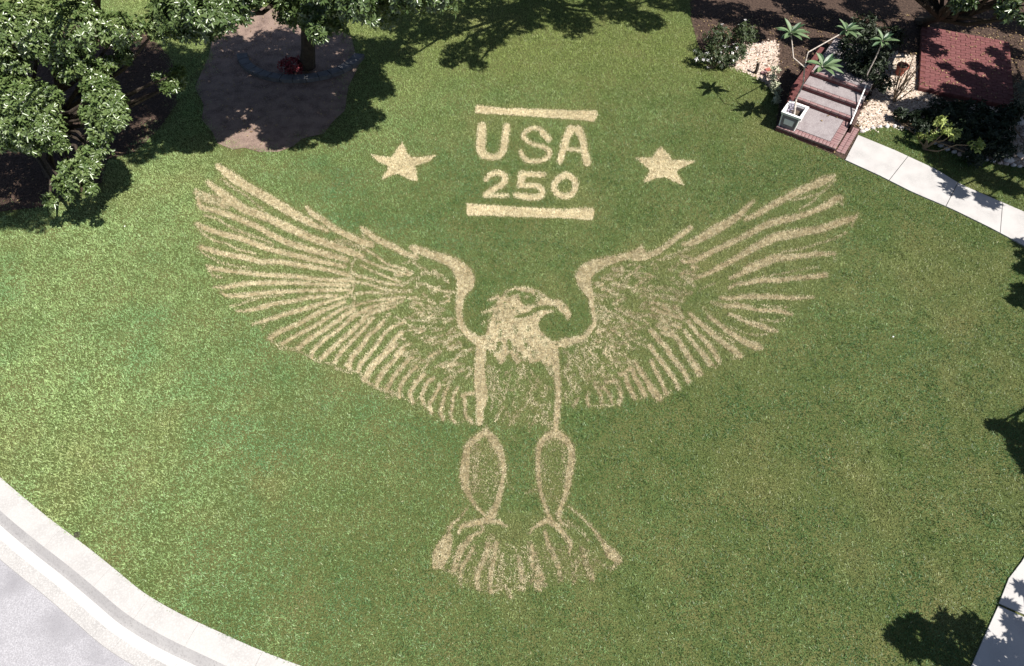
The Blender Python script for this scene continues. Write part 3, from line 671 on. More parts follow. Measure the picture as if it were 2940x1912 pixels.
# street side of the kerb
kpa = np.array([(p.x, p.y) for p in kp])
order = np.argsort(kpa[:, 0])
ky = np.interp(X, kpa[order, 0], kpa[order, 1])
ok &= Y > ky + 0.02 + 0.05 * RNG.random(len(X))
X, Y, ix, iy, px, py = X[ok], Y[ok], ix[ok], iy[ok], px[ok], py[ok]
m = MK[iy, ix] + (vnoise(X, Y, .07, 3) - .5) * .18 + (vnoise(X, Y, .25, 4) - .5) * .12 * (MK[iy, ix] > .02)
pfac = np.array([{'leg_a': .82, 'leg_b': .80, 'tail': .86, 'wing_b': .88, 'torso': .85, 'foot_a': .88, 'foot_b': .88, 'wing_a': .93, 'head': .92}.get(q, .99) for q, _ in STROKES] + [.9])
p_straw = pfac[ID[iy, ix]] * np.clip((m - .14) / .56, 0, 1) * (MK[iy, ix] > .03)
r = RNG.random(len(X))
is_straw = r < p_straw
def blades(X, Y, length, width, lean, col, z0=0.0):
    n = len(X)
    az = RNG.uniform(0, 2 * np.pi, n); th = RNG.uniform(0, 2 * np.pi, n)
    L = length * RNG.uniform(.6, 1.25, n); ln = np.clip(lean * RNG.uniform(.4, 1.5, n), 0, 1.45)
    hx, hy = np.cos(az) * np.sin(ln) * L, np.sin(az) * np.sin(ln) * L
    hz = np.cos(ln) * L
    wx, wy = np.cos(th) * width / 2, np.sin(th) * width / 2
    V = np.empty((n, 3, 3), np.float32)
    V[:, 0] = np.stack([X - wx, Y - wy, np.full(n, z0)], 1)
    V[:, 1] = np.stack([X + wx, Y + wy, np.full(n, z0)], 1)
    V[:, 2] = np.stack([X + hx, Y + hy, z0 + hz], 1)
    return V.reshape(-1, 3), np.arange(3 * n, dtype=np.int32).reshape(-1, 3), np.repeat(col, 3, 0)
# green lawn colour: rich and parched patches of the turf, plus glare painted in
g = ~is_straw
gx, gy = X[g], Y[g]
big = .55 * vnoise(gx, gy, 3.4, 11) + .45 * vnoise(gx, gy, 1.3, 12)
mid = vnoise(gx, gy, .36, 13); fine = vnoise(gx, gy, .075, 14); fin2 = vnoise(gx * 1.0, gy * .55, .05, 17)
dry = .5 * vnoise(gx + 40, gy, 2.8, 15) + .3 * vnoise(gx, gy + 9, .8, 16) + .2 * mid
glare = np.clip((5.5 - gx) / 17, 0, 1); glare = glare * glare * (3 - 2 * glare)      # paler to the left: lens glare and haze put into the turf colour
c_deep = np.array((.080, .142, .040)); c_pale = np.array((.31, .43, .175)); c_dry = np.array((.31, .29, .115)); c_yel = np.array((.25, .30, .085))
soft = 1 - .6 * glare
k = np.clip(-.03 + .62 * (big - .3) + .25 * (mid - .5) * soft + .50 * (fine - .5) * soft + .28 * (fin2 - .5) * soft + .86 * (glare - .12), 0, 1)[:, None]
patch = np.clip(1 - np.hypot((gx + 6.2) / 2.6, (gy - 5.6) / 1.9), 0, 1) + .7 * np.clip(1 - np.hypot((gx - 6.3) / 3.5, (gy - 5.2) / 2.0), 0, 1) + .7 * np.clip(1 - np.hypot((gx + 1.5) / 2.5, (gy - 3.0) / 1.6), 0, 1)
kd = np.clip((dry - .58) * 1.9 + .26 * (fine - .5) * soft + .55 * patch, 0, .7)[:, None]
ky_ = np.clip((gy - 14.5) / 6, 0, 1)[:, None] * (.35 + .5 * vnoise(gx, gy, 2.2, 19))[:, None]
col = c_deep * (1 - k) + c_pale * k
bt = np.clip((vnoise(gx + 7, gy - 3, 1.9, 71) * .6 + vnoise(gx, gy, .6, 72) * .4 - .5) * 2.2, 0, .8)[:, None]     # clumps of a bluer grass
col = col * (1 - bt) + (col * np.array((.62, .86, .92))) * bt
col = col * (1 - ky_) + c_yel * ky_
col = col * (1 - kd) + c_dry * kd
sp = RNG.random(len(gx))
col = col * np.clip(1 + RNG.normal(0, .22, len(gx)) * (1 - .35 * glare), .45, 1.7)[:, None]
col[sp > .992] = (.40, .40, .22)
bl = MK.copy()                                    # turf yellowed around the bleached lines
for _ in range(5):
    p = np.pad(bl, 2, mode='edge'); bl = (p[:-4, 2:-2] + p[4:, 2:-2] + p[2:-2, :-4] + p[2:-2, 4:] + p[2:-2, 2:-2]) / 5
mg = np.clip(np.maximum(bl[iy[g], ix[g]] * 2.3, TINT[iy[g], ix[g]] * (.6 + .8 * vnoise(gx, gy, .22, 61))), 0, 1)[:, None]
col = col * (1 - .68 * mg) + np.array((.31, .285, .125)) * (.68 * mg) * np.clip(RNG.normal(1, .2, len(gx)), .5, 1.5)[:, None]
tall = (.62 + .55 * vnoise(gx, gy, .11, 18) + .35 * np.clip(vnoise(gx, gy, .33, 81) * 2 - .9, 0, 1)) * (1 - .62 * np.clip(MK[iy[g], ix[g]] * 1.3, 0, 1))
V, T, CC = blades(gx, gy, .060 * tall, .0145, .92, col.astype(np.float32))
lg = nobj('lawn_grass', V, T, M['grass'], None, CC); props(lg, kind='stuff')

# the drawing
def label_of():
    return {}
eagle = empty('eagle_drawing', G(1480,1000), 'large eagle with spread wings drawn in bleached straw grass on the lawn', 'lawn drawing')
groups = {}
for i, (part, fe) in enumerate(STROKES): groups.setdefault(part, []).append((i, fe))
sx, sy = X[is_straw], Y[is_straw]; sid = ID[iy[is_straw], ix[is_straw]]
# more dry blades inside the drawing only
n2 = 1500000
x2, y2 = RNG.uniform(-10.5, 10.5, n2), RNG.uniform(2.8, 19, n2)
p2x, p2y = PX(x2, y2)
i2x = ((p2x - RX0) / RS).astype(int); i2y = ((p2y - RY0) / RS).astype(int)
m2 = MK[i2y, i2x] + (vnoise(x2, y2, .06, 53) - .5) * .26
a2 = (RNG.random(n2) < pfac[ID[i2y, i2x]] * np.clip((m2 - .2) / .6, 0, 1)) & (MK[i2y, i2x] > .05)
sx = np.concatenate([sx, x2[a2]]); sy = np.concatenate([sy, y2[a2]]); sid = np.concatenate([sid, ID[i2y[a2], i2x[a2]]])
base = MK + 0
cols_y, cols_x = np.mgrid[0:RH, 0:RW]
wob = (vnoise(cols_x, cols_y, 4, 21) - .5) * .4
sheet_on = (base + wob) > .80
BLEACH = {'wing_a': .84, 'wing_b': .70, 'torso': .76, 'head': .86, 'leg_a': .58, 'leg_b': .58, 'foot_a': .68, 'foot_b': .68, 'tail': .56}
def straw_mesh(name, ids, parent, bleach=1.0):
    """thatch sheet (runs of the trace, laid on the ground) plus its dry blades, for the given strokes"""
    idset = np.array(ids)
    on = sheet_on & np.isin(ID, idset)
    Vs, Fs = [], []
    ys = np.where(on.any(1))[0]
    for yy in ys:
        row = np.concatenate([[0], on[yy].astype(np.int8), [0]]); d = np.diff(row)
        for a, b in zip(np.where(d == 1)[0], np.where(d == -1)[0]):
            for a0 in range(a, b, 3):
                b0 = min(a0 + 3, b); n0 = len(Vs)
                for qx, qy in ((a0, yy), (b0, yy), (b0, yy + 1), (a0, yy + 1)):
                    p = G(RX0 + qx * RS, RY0 + qy * RS); Vs.append((p.x, p.y, .004))
                Fs.append((n0 + 3, n0 + 2, n0 + 1)); Fs.append((n0 + 3, n0 + 1, n0))
    s = np.isin(sid, idset)
    bx, by = sx[s], sy[s]
    n = len(bx)
    if n == 0 and not Vs: return None
    kk = np.clip(.5 + .95 * (vnoise(bx, by, .07, 31) - .5) + .5 * (vnoise(bx, by, .045, 35) - .5) + .55 * (vnoise(bx, by, .7, 32) - .5), 0, 1)[:, None]
    pk = np.clip((vnoise(bx, by, 1.1, 33) - .62) * 2, 0, 1)[:, None]
    c = np.array((.30, .26, .145)) * (1 - kk) + np.array((.66, .59, .405)) * kk
    c = c * (1 - .5 * pk) + c * np.array((1.03, .94, .92)) * .5 * pk
    if bleach == 1.0: c = c * .72 + np.array((.62, .55, .37)) * .40
    c = c * bleach + c * np.array((.46, .44, .36)) * (1 - bleach)
    c = c * np.clip(RNG.normal(1, .16, n), .55, 1.4)[:, None]
    BV, BT, BC = blades(bx, by, .044, .013, .95, c.astype(np.float32), .004)
    if Vs:
        n0 = len(Vs)
        sc_ = np.tile((np.array((.30, .235, .135)) * bleach + np.array((.15, .13, .06)) * (1 - bleach)).astype(np.float32), (n0, 1)) * np.repeat(np.clip(RNG.normal(1, .3, n0 // 4), .4, 1.7), 4)[:, None]
        V_ = np.vstack([np.array(Vs, np.float32), BV]); T_ = np.vstack([np.array(Fs, np.int32), BT + n0]); C_ = np.vstack([sc_, BC])
    else: V_, T_, C_ = BV, BT, BC
    return nobj(name, V_, T_, M['straw'], parent, C_)
PARTNAME = {'wing_a': ('wing', 'wing on the left, tip towards the tree'), 'wing_b': ('wing', 'wing on the right, tip towards the path'),
            'torso': ('torso', None), 'head': ('head', None), 'leg_a': ('leg', None), 'leg_b': ('leg', None), 'foot_a': ('foot', None), 'foot_b': ('foot', None), 'tail': ('tail', None)}
THINGS = {'bar_a': ('straw_bar', 'thinner bleached straw bar above the letters USA on the lawn', 'lawn drawing', 'bars above and below the lettering'),
          'bar_b': ('straw_bar', 'thicker bleached straw bar below the number 250 on the lawn', 'lawn drawing', 'bars above and below the lettering'),
          'letter_u': ('lawn_letter', 'bleached straw letter U below the upper bar on the lawn', 'letter', 'letters bleached into the lawn'),
          'letter_s': ('lawn_letter', 'bleached straw letter S between the U and the A', 'letter', 'letters bleached into the lawn'),
          'letter_a': ('lawn_letter', 'bleached straw letter A ending the word USA on the lawn', 'letter', 'letters bleached into the lawn'),
          'digit_two': ('lawn_digit', 'bleached straw digit 2 above the lower bar on the lawn', 'digit', 'digits bleached into the lawn'),
          'digit_five': ('lawn_digit', 'bleached straw digit 5 between the 2 and the 0', 'digit', 'digits bleached into the lawn'),
          'digit_zero': ('lawn_digit', 'bleached straw digit 0 ending the number 250', 'digit', 'digits bleached into the lawn'),
          'star_a': ('lawn_star', 'bleached straw star beside the letters, nearer the big leafy tree', 'star', 'stars beside the lettering'),
          'star_b': ('lawn_star', 'bleached straw star beside the letters, nearer the concrete path', 'star', 'stars beside the lettering')}
for part, lst in groups.items():
    if part in PARTNAME:
        nm, lb = PARTNAME[part]
        po = straw_mesh(nm, [i for i, fe in lst if not fe], eagle, BLEACH[part])
        if lb: po['label'] = lb
        for i, fe in lst:
            if fe: straw_mesh('feather', [i], po, BLEACH[part])
    else:
        nm, lb, ct, gr = THINGS[part]
        o = straw_mesh(nm, [i for i, fe in lst], None); props(o, lb, ct, gr)

# ------------------------------------------------------------------ foliage tools
def leaf_geo(base, d, up, L, Wd, fold=.25, droop=.15):
    """four-vertex folded leaf: arrays (n,3) of base points, directions, ups"""
    s = np.cross(d, up); s /= np.linalg.norm(s, axis=1)[:, None] + 1e-9
    nrm = np.cross(s, d)
    L = L[:, None]; Wd = Wd[:, None]
    tip = base + d * L - nrm * L * droop
    mid = base + d * L * .5
    a = mid + s * Wd / 2 + nrm * Wd * fold; b = mid - s * Wd / 2 + nrm * Wd * fold
    V = np.stack([base, a, tip, b], 1).reshape(-1, 3)
    n = len(base); i = np.arange(n)[:, None] * 4
    T = np.concatenate([i + np.array([[0, 2, 1]]), i + np.array([[0, 3, 2]])], 0)
    return V, T
def clump(center, rad, n_whorl, n_leaf, L, Wd, c1, c2, shell=.55, rng=None):
    """leafy lobe: whorls of leaves through an ellipsoid, denser towards its skin"""
    rng = rng or RNG
    v = rng.normal(size=(n_whorl, 3)); v /= np.linalg.norm(v, axis=1)[:, None]
    rr = shell + (1 - shell) * rng.random(n_whorl) ** .6
    bumps = 1 + .22 * np.sin(v[:, 0] * 7 + center[0] * 3) * np.sin(v[:, 1] * 6 + center[1]) + .12 * np.sin(v[:, 2] * 9)
    c = np.array(center) + v * np.array(rad) * (rr * bumps)[:, None]
    ax = v + np.array([0, 0, .7]) + rng.normal(size=v.shape) * .35
    ax /= np.linalg.norm(ax, axis=1)[:, None]
    t = np.cross(ax, np.array([.31, .5, .81])); t /= np.linalg.norm(t, axis=1)[:, None]
    b = np.cross(ax, t)
    bases, ds, ups, Ls, Ws, cs = [], [], [], [], [], []
    shade = rng.random(n_whorl)
    for k in range(n_leaf):
        a = 2 * np.pi * k / n_leaf + rng.random(n_whorl) * 1.2
        el = rng.uniform(-.1, .75, n_whorl)
        d = (t * np.cos(a)[:, None] + b * np.sin(a)[:, None]) * np.cos(el)[:, None] + ax * np.sin(el)[:, None]
        bases.append(c + d * .01); ds.append(d); ups.append(ax)
        Ls.append(L * rng.uniform(.65, 1.25, n_whorl)); Ws.append(Wd * rng.uniform(.75, 1.2, n_whorl))
        q = np.clip(shade * .7 + rng.random(n_whorl) * .4, 0, 1)[:, None]
        cs.append(np.array(c1) * (1 - q) + np.array(c2) * q)
    V, T = leaf_geo(np.vstack(bases), np.vstack(ds), np.vstack(ups), np.concatenate(Ls), np.concatenate(Ws))
    col = np.repeat(np.vstack(cs), 4, 0)
    return V, T, col
def make_tree(name, label, cat, foot, lobes, L, Wd, c1, c2, trunk_r, mat='leaf', bark='bark', nleaf=7, group=None, dens=1.0, top=None):
    root = empty(name, foot, label, cat, group)
    ctr = Vector((0, 0, 0))
    for c, r in lobes: ctr += Vector(c)
    ctr /= len(lobes)
    fork = Vector(foot).lerp(Vector((ctr.x, ctr.y, ctr.z * .55)), .6) if top is None else Vector(top)
    vs, fs = tube_vf(wobble(Vector(foot) - Vector((0, 0, .05)), fork, 4, .04), [trunk_r * 1.35, trunk_r * 1.05, trunk_r, trunk_r * .9, trunk_r * .75], 9)
    mobj('trunk', vs, fs, M[bark], root)
    for c, r in lobes:
        c = Vector(c)
        vs, fs = tube_vf(wobble(fork - Vector((0, 0, .05)), c, 3, .07), [trunk_r * .55, trunk_r * .4, trunk_r * .25, trunk_r * .1], 6)
        mobj('limb', vs, fs, M[bark], root)
        rad = (r, r, r * .8) if not hasattr(r, '__len__') else r
        nw = int(dens * 150 * (rad[0] * rad[1]) / (L * 6) ** 2 * 2.2) + 16
        V, T, col = clump(c, rad, nw, nleaf, L, Wd, c1, c2)
        nobj('leaf_clump', V, T, M[mat], root, col)
    return root
def pxm(h, x, y):
    """photograph pixels per metre for something at height h seen at x, y"""
    p = G(x, y, h); f = p.y * CS - (p.z - CAMH) * SN
    return FPX / f
# ------------------------------------------------------------------ big tree at upper left
lob = []
for x, y, rpx, h in ((30,215,44,3.6),(60,225,40,3.6),(100,225,36,3.5),(75,290,40,3.2),(20,320,34,2.8),(75,335,26,2.6),(250,250,40,3.3),(240,210,34,3.5),(195,395,26,2.2),(210,440,14,1.9),(185,420,22,1.9),(30,235,40,3.5),(85,255,44,3.4),(110,300,36,3.0),(50,310,42,2.9),(10,280,36,3.2),(130,330,26,2.7),(225,205,34,3.5),(258,235,32,3.4),(265,275,28,3.2),(225,265,34,3.1),(232,310,26,2.8),(205,365,26,2.3),(165,395,24,2.0),
                     (225,350,22,2.4),(160,440,20,1.6),(115,465,12,1.3),(145,425,18,1.8),(185,150,34,3.8),(150,165,26,3.7),(215,160,26,3.7),(250,150,20,3.6),(35,150,32,3.9),(5,165,30,3.8),(410,195,16,2.9),(388,205,13,2.9),(372,180,12,2.9),(412,170,16,3.1),
                     (60,60,70,4.5),(180,60,70,4.6),(280,70,46,4.4),(0,60,60,4.6),(370,60,40,4.3),(110,110,36,4.2),(-60,230,60,3.3),(-70,320,50,2.6),(-50,120,70,4.3),(290,130,18,3.6)):
    c = G(x * K2, y * K2, h); lob.append((c, rpx * K2 / pxm(h, x * K2, y * K2)))
make_tree('broadleaf_tree', 'big dark green broadleaf tree with clumped glossy leaves at the upper left of the lawn', 'tree', G(150,500), lob, .115, .05, (.055, .095, .026), (.13, .175, .06), .17, dens=1.05, top=G(170,440) + Vector((.3,-.4,1.3)))
# taller crown added behind it, out of view, to keep the ground below dark
own = []
for c, r in lob:
    q = c - SV * (c.z / SV.z); own.append((q, r))
tallp = []
rt = random.Random(5)
DARK = [(-60,120),(425,120),(430,250),(395,318),(330,372),(262,388),(262,432),(200,478),(100,505),(0,515),(-60,520)]
def inside(x, y, P):
    r_ = False
    for i_ in range(len(P)):
        ax, ay = P[i_]; bx, by = P[(i_ + 1) % len(P)]
        if (ay > y) != (by > y) and x < (bx - ax) * (y - ay) / (by - ay) + ax: r_ = not r_
    return r_
for _ in range(1600):
    x, y = rt.uniform(-60, 430), rt.uniform(120, 520)
    if not inside(x, y, DARK): continue
    g0 = G(x * K2, y * K2)
    if any((g0 - q).length < r * 1.25 + .34 for q, r in own): continue
    if any((g0 - q).length < .42 for q, r in tallp): continue
    tallp.append((g0, .36))
tl_ = []
for g0, r in tallp:
    h = rt.uniform(7.0, 8.2); q = g0 + SV * (h / SV.z)
    if PX(q.x, q.y, q.z)[1] < 60: tl_.append((q, r + .12))
make_tree('added_shade_crown', 'tall crown added beyond the upper left corner to darken the ground under the clumped tree', 'tree', G(330,150), tl_, .12, .056, (.045, .078, .022), (.10, .14, .05), .12, dens=.85, top=Vector((-9.8, 16.2, 4.6)))
# middle tree: its crown stands above the photograph's edge, its shade falls on the bare soil
def lobes_from_shade(lst, rng=(4.2, 5.6)):
    out = []
    for x, y, r in lst:
        h = random.uniform(*rng); out.append((SHD(x, y, h), r))
    return out
sh_mid = [(x * K2, y * K2, r) for x, y, r in ((430,300,.75),(470,240,.8),(505,190,.7),(475,300,.6),(592,222,.62),(545,222,.62),(525,265,.3),(440,330,.45),(475,335,.3),(410,285,.6),(455,205,.7),(490,150,.7),(520,300,.35),(560,290,.25),(600,170,1.0),(650,290,.6),(605,270,.36),(620,315,.22),(660,235,1.0),(690,300,.75),(720,180,1.0),(745,255,.95),(770,300,.62),(800,210,.9),(835,270,.62),(860,200,.6),(650,110,1.0),(760,110,1.0),(540,120,.9),(860,120,.8),(845,170,.6),(690,330,.3),(885,210,.35),(640,335,.22),(420,230,.8),(400,160,.8))]
make_tree('shade_tree', 'tall leafy tree over the bare soil, mostly beyond the upper edge', 'tree', G(880,190), lobes_from_shade(sh_mid), .125, .058, (.045, .078, .022), (.10, .14, .05), .2, dens=1.7, nleaf=7, top=G(880,190) + Vector((.8, -.9, 3.2)))
sh_top = [(1135,140,.55),(1160,175,.25),(1190,90,.7),(1330,150,.55),(1290,180,.25),(1370,185,.25),(1400,110,.6),(1270,70,.8),(1480,60,.8),(1560,20,.9),(1120,40,.9),(1380,20,.9),(1650,70,.7),(1750,20,.9),(1480,-40,.9),(1850,60,.6),(1920,-10,.9)]  # lobes past the shadow tips are added to darken the far lawn
make_tree('shade_tree', 'tree behind the top of the lawn whose shadow tips reach the grass', 'tree', G(1500,-160), lobes_from_shade(sh_top, (4.6, 6.0)), .15, .06, (.040, .066, .020), (.08, .11, .04), .2, dens=1.1, nleaf=7)
# trees standing to the right, out of the picture, whose shade reaches in
sh_r1 = [(2600,315,.4),(2650,350,.5),(2710,370,.6),(2770,330,.7),(2830,370,.75),(2880,320,.7),(2700,420,.4),(2780,430,.55),(2850,290,.6),(2735,545,.22),(2720,500,.3),(2825,575,.25),(2700,300,.5),(2910,250,.6),(2860,430,.5),(2640,310,.4),(2770,480,.35),(2930,390,.6),(2840,520,.3),(2900,540,.25),(2960,300,.8),(2810,250,.35),(2690,460,.25),(2660,425,.2),(2735,455,.3),(2760,235,.35),(2860,225,.4),(2720,268,.3),(2820,290,.5),(2790,200,.22),(2870,190,.25),(2740,225,.18),(2840,160,.2),(2700,200,.14),(2900,150,.3),(2900,480,.35)]
make_tree('leafy_tree', 'leafy tree right of the red terrace, casting dappled shade on the bed', 'tree', G(3130,420), lobes_from_shade(sh_r1, (3.4, 4.6)), .18, .08, (.030, .055, .017), (.07, .10, .035), .14, dens=1.7)
sh_r0 = [(2455,200,.4),(2490,230,.4),(2520,270,.3),(2460,265,.25),(2510,190,.5),(2440,150,.5),(2560,120,.6),(2480,100,.7),(2380,60,.7),(2300,20,.7),(2620,90,.6),(2200,60,.6),(2100,40,.7),(2700,60,.7),(2800,40,.8),(2900,60,.8),(2660,150,.35),(2250,-20,.7),(2500,20,.8),(2000,20,.6),(2150,100,.4),(2270,110,.4),(2350,130,.3),(2372,232,.2),(2425,290,.16),(2345,262,.12),(2442,322,.1),(2405,215,.22),(2455,300,.12),(2330,215,.15)]  # the farther lobes are added to keep the bed beyond the steps dark
make_tree('leafy_tree', 'leafy tree above the top of the steps with its crown against the upper edge', 'tree', G(2640,60), lobes_from_shade(sh_r0, (3.0, 4.4)), .16, .07, (.030, .055, .017), (.07, .10, .035), .14, dens=1.5)
sh_r2 = [(2928,700,.10),(2940,735,.14),(2932,775,.10),(2935,835,.17),(2912,862,.10),(2955,850,.25),(2985,780,.4),(2880,1228,.12),(2908,1245,.15),(2930,1285,.2),(2850,1222,.07),(2945,1320,.16),(2970,1260,.35),(2990,1360,.3),(3020,1000,.4),(3040,860,.5),(3040,1200,.5)]
make_tree('leafy_tree', 'leafy tree past the right edge of the lawn, its shadow tips on the grass', 'tree', G(3260,1080), lobes_from_shade(sh_r2, (2.6, 3.6)), .17, .07, (.030, .055, .017), (.07, .10, .035), .13)
sh_r3 = [(2592,1806,.10),(2632,1792,.11),(2668,1818,.15),(2722,1790,.13),(2770,1812,.13),(2705,1872,.26),(2618,1862,.14),(2850,1880,.3),(2905,1790,.09),(2920,1830,.12),(2890,1740,.06),(2570,1825,.1),(2790,1790,.12),(2780,1900,.4),(2930,1690,.05),(2935,1880,.2)]
make_tree('leafy_tree', 'small leafy tree by the pavement at the lower right, only its shade showing', 'tree', G(2960,2110), lobes_from_shade(sh_r3, (2.0, 2.8)), .16, .06, (.030, .055, .017), (.07, .10, .035), .1)

# ------------------------------------------------------------------ tree ring with trunk mulch and red plants
ring = empty('tree_ring', G(870,170), 'curved grey edging ring round the trunk of the shade tree', 'edging')
rc = G(870,150); rr_ = 1.75
for k in range(14):
    a0 = math.radians(190 + k * 160 / 14); a1 = math.radians(190 + (k + .96) * 160 / 14)
    pts = [(rc.x + math.cos(t) * q, rc.y + math.sin(t) * q * .8) for q, t in ((rr_, a0), (rr_, (a0 + a1) / 2), (rr_, a1), (rr_ + .34, a1), (rr_ + .34, (a0 + a1) / 2), (rr_ + .34, a0))]
    prism('edging_block', pts, 0, .14, M['edging'], ring, .012)
V, T, col = clump(G(838,188,.25), (.34, .28, .22), 70, 6, .12, .05, (.10, .015, .02), (.22, .03, .04))
o = nobj('red_plant', V, T, M['broad_leaf'], None, col); props(o, 'low red leaved plant growing inside the shaded tree ring', 'plant')

# ------------------------------------------------------------------ brick steps with landing
ANG = math.radians(-34)
U = Vector((math.cos(ANG), math.sin(ANG), 0)); Vv = Vector((-U.y, U.x, 0))
OO = G(2224,376)
def st(u, v, z=0.0): return OO + U * u + Vv * v + Vector((0, 0, z))
steps = empty('brick_steps', OO, 'brick edged garden steps with pale concrete landing beside the lawn', 'steps')
def sbox(name, u0, u1, v0, v1, z0, z1, mat, par=None, top=1.0):
    c = st((u0 + u1) / 2, (v0 + v1) / 2, (z0 + z1) / 2)
    vs, fs = box_vf(c.x, c.y, c.z, u1 - u0, v1 - v0, z1 - z0, (U.x, U.y), top)
    return mobj(name, vs, fs, M[mat], par or steps)
levels = [(0, 1.36, .17), (1.36, 1.84, .32), (1.84, 2.42, .47), (2.42, 4.6, .62)]
brick_me = {}
def brick(u, v, z, su, sv, sz, mat, par=None):
    """one brick lying with its corner at u, v, z; alike bricks share their mesh"""
    key = (round(su, 3), round(sv, 3), round(sz, 3), mat)
    if key not in brick_me:
        vs, fs = box_vf(0, 0, 0, su, sv, sz - .012, (U.x, U.y))
        v2, _ = box_vf(0, 0, .0, su - .016, sv - .016, sz, (U.x, U.y))
        vs = vs + v2[4:]
        fs = [(3, 2, 1, 0), (0, 1, 5, 4), (1, 2, 6, 5), (2, 3, 7, 6), (3, 0, 4, 7), (4, 5, 9, 8), (5, 6, 10, 9), (6, 7, 11, 10), (7, 4, 8, 11), (8, 9, 10, 11)]
        me = bpy.data.meshes.new('brick'); me.from_pydata([tuple(q) for q in vs], [], fs); me.update(); me.materials.append(M[mat])
        brick_me[key] = me
    par = par or steps
    o = bpy.data.objects.new('brick', brick_me[key]); C.objects.link(o); o.parent = par
    o.location = st(u + su / 2, v + sv / 2, z + sz / 2 + random.uniform(-.004, .004)) - wloc(par)
    o.rotation_euler = (0, 0, random.uniform(-.02, .02))
for i, (v0, v1, z) in enumerate(levels):
    zb = 0 if i == 0 else levels[i - 1][2]
    w1 = 1.76
    # mortar core
    sbox('riser', 0.01, w1 - .01, v0 + .012, v1 + .012, 0 if i == 0 else zb - .02, z - .062, 'mortar')
    # concrete panel between brick borders
    sbox('landing_panel' if i in (0, 3) else 'tread_panel', .015 if i else .02, w1 - (.235 if i == 0 else .02), v0 + .225 if i == 0 else v0 + .11, v1, z - .061, z - (.004 if i else .002), 'landing')
    # nosing bricks along the front
    n = 8 if i == 0 else 8
    sv = .205 if i == 0 else .10
    bw = w1 / n if i else w1 / 17
    for k in range(n if i else 17):
        brick(k * bw + .004, v0, z - .062, bw - .008, sv, .062, 'old_brick')
    # riser face bricks
    hz = z - .066 - zb
    rows = 1
    for k in range(8):
        brick(k * w1 / 8 + .004, v0 + .006, zb + .004, w1 / 8 - .008, .06, hz - .004, 'brick')
# right border of the landing: bricks running back
for k in range(11):
    brick(1.53, .21 + k * .104, .108, .222, .096, .062, 'old_brick')
# strip of bricks at lawn level, between landing and path
for k in range(13):
    for j in range(2):
        brick(1.79 + j * .125, .10 + k * .101, -.02, .117, .094, .064, 'old_brick')
# dark cheek wall on the left with its coping
for k in range(9):
    for j in range(12):
        brick(-.10, .66 + k * .245 + (.12 if j % 2 else 0), j * .082 + .0, .09, .235, .074, 'dark_brick')
for k in range(10):
    brick(-.115, .66 + k * .245, .985, .125, .235, .06, 'dark_brick')
# white handrail and dark kerb board on the right of the steps
rail = empty('handrail', st(1.74,1.15,.17), 'white handrail with dark board running up beside the brick steps', 'railing')
vs, fs = tube_vf([st(1.76,1.1,.30), st(1.72,1.5,.40), st(1.66,2.0,.58), st(1.61,2.45,.74)], .019, 8); mobj('rail', vs, fs, M['white_paint'], rail)
for v, z0, z1, u in ((1.16,.17,.31,1.755),(1.75,.32,.49,1.69),(2.38,.47,.70,1.62)):
    vs, fs = tube_vf([st(u, v, z0), st(u, v, z1)], .018, 6); mobj('rail_post', vs, fs, M['wood'], rail)
vs, fs = box_vf(0,0,0,.07,1.5,.14)
c = st(1.78, 1.78, .16)
d = (st(1.68,2.5) - st(1.80,1.12)).normalized()
vs, fs = box_vf(c.x, c.y, c.z, 1.42, .07, .34, (d.x, d.y)); mobj('board', vs, fs, M['wood'], rail)

# ------------------------------------------------------------------ white square planter with frangipani
PU, PV = .02, .03
planter = empty('planter', st(.25,.30,.17), 'white square planter pot with open rim standing on the brick landing', 'planter')
def pot_ring(z, h, t): return [st(PU + .255 + a * h, PV + .30 + b * (h + .03), z) for a, b in ((-1,-1),(1,-1),(1,1),(-1,1))]
outer0, outer1 = pot_ring(.172, .225, 0), pot_ring(.60, .255, 0)
vs = outer0 + outer1 + pot_ring(.60, .20, 0) + pot_ring(.20, .18, 0)
fs = [(3,2,1,0)] + [(i, (i+1)%4, 4+(i+1)%4, 4+i) for i in range(4)] + [(4+i, 4+(i+1)%4, 8+(i+1)%4, 8+i) for i in range(4)] + [(8+i, 8+(i+1)%4, 12+(i+1)%4, 12+i) for i in range(4)] + [(12,13,14,15)]
mobj('pot_body', vs, fs, M['landing'], planter)
# proud rim
o1, o2, o3, o4 = pot_ring(.595, .285, 0), pot_ring(.665, .295, 0), pot_ring(.665, .225, 0), pot_ring(.595, .215, 0)
vs = o1 + o2 + o3 + o4
fs = []
for i in range(4):
    j = (i + 1) % 4
    fs += [(i, j, 4 + j, 4 + i), (4 + i, 4 + j, 8 + j, 8 + i), (8 + i, 8 + j, 12 + j, 12 + i), (12 + i, 12 + j, j, i)]
mobj('rim', vs, fs, M['white_paint'], planter)
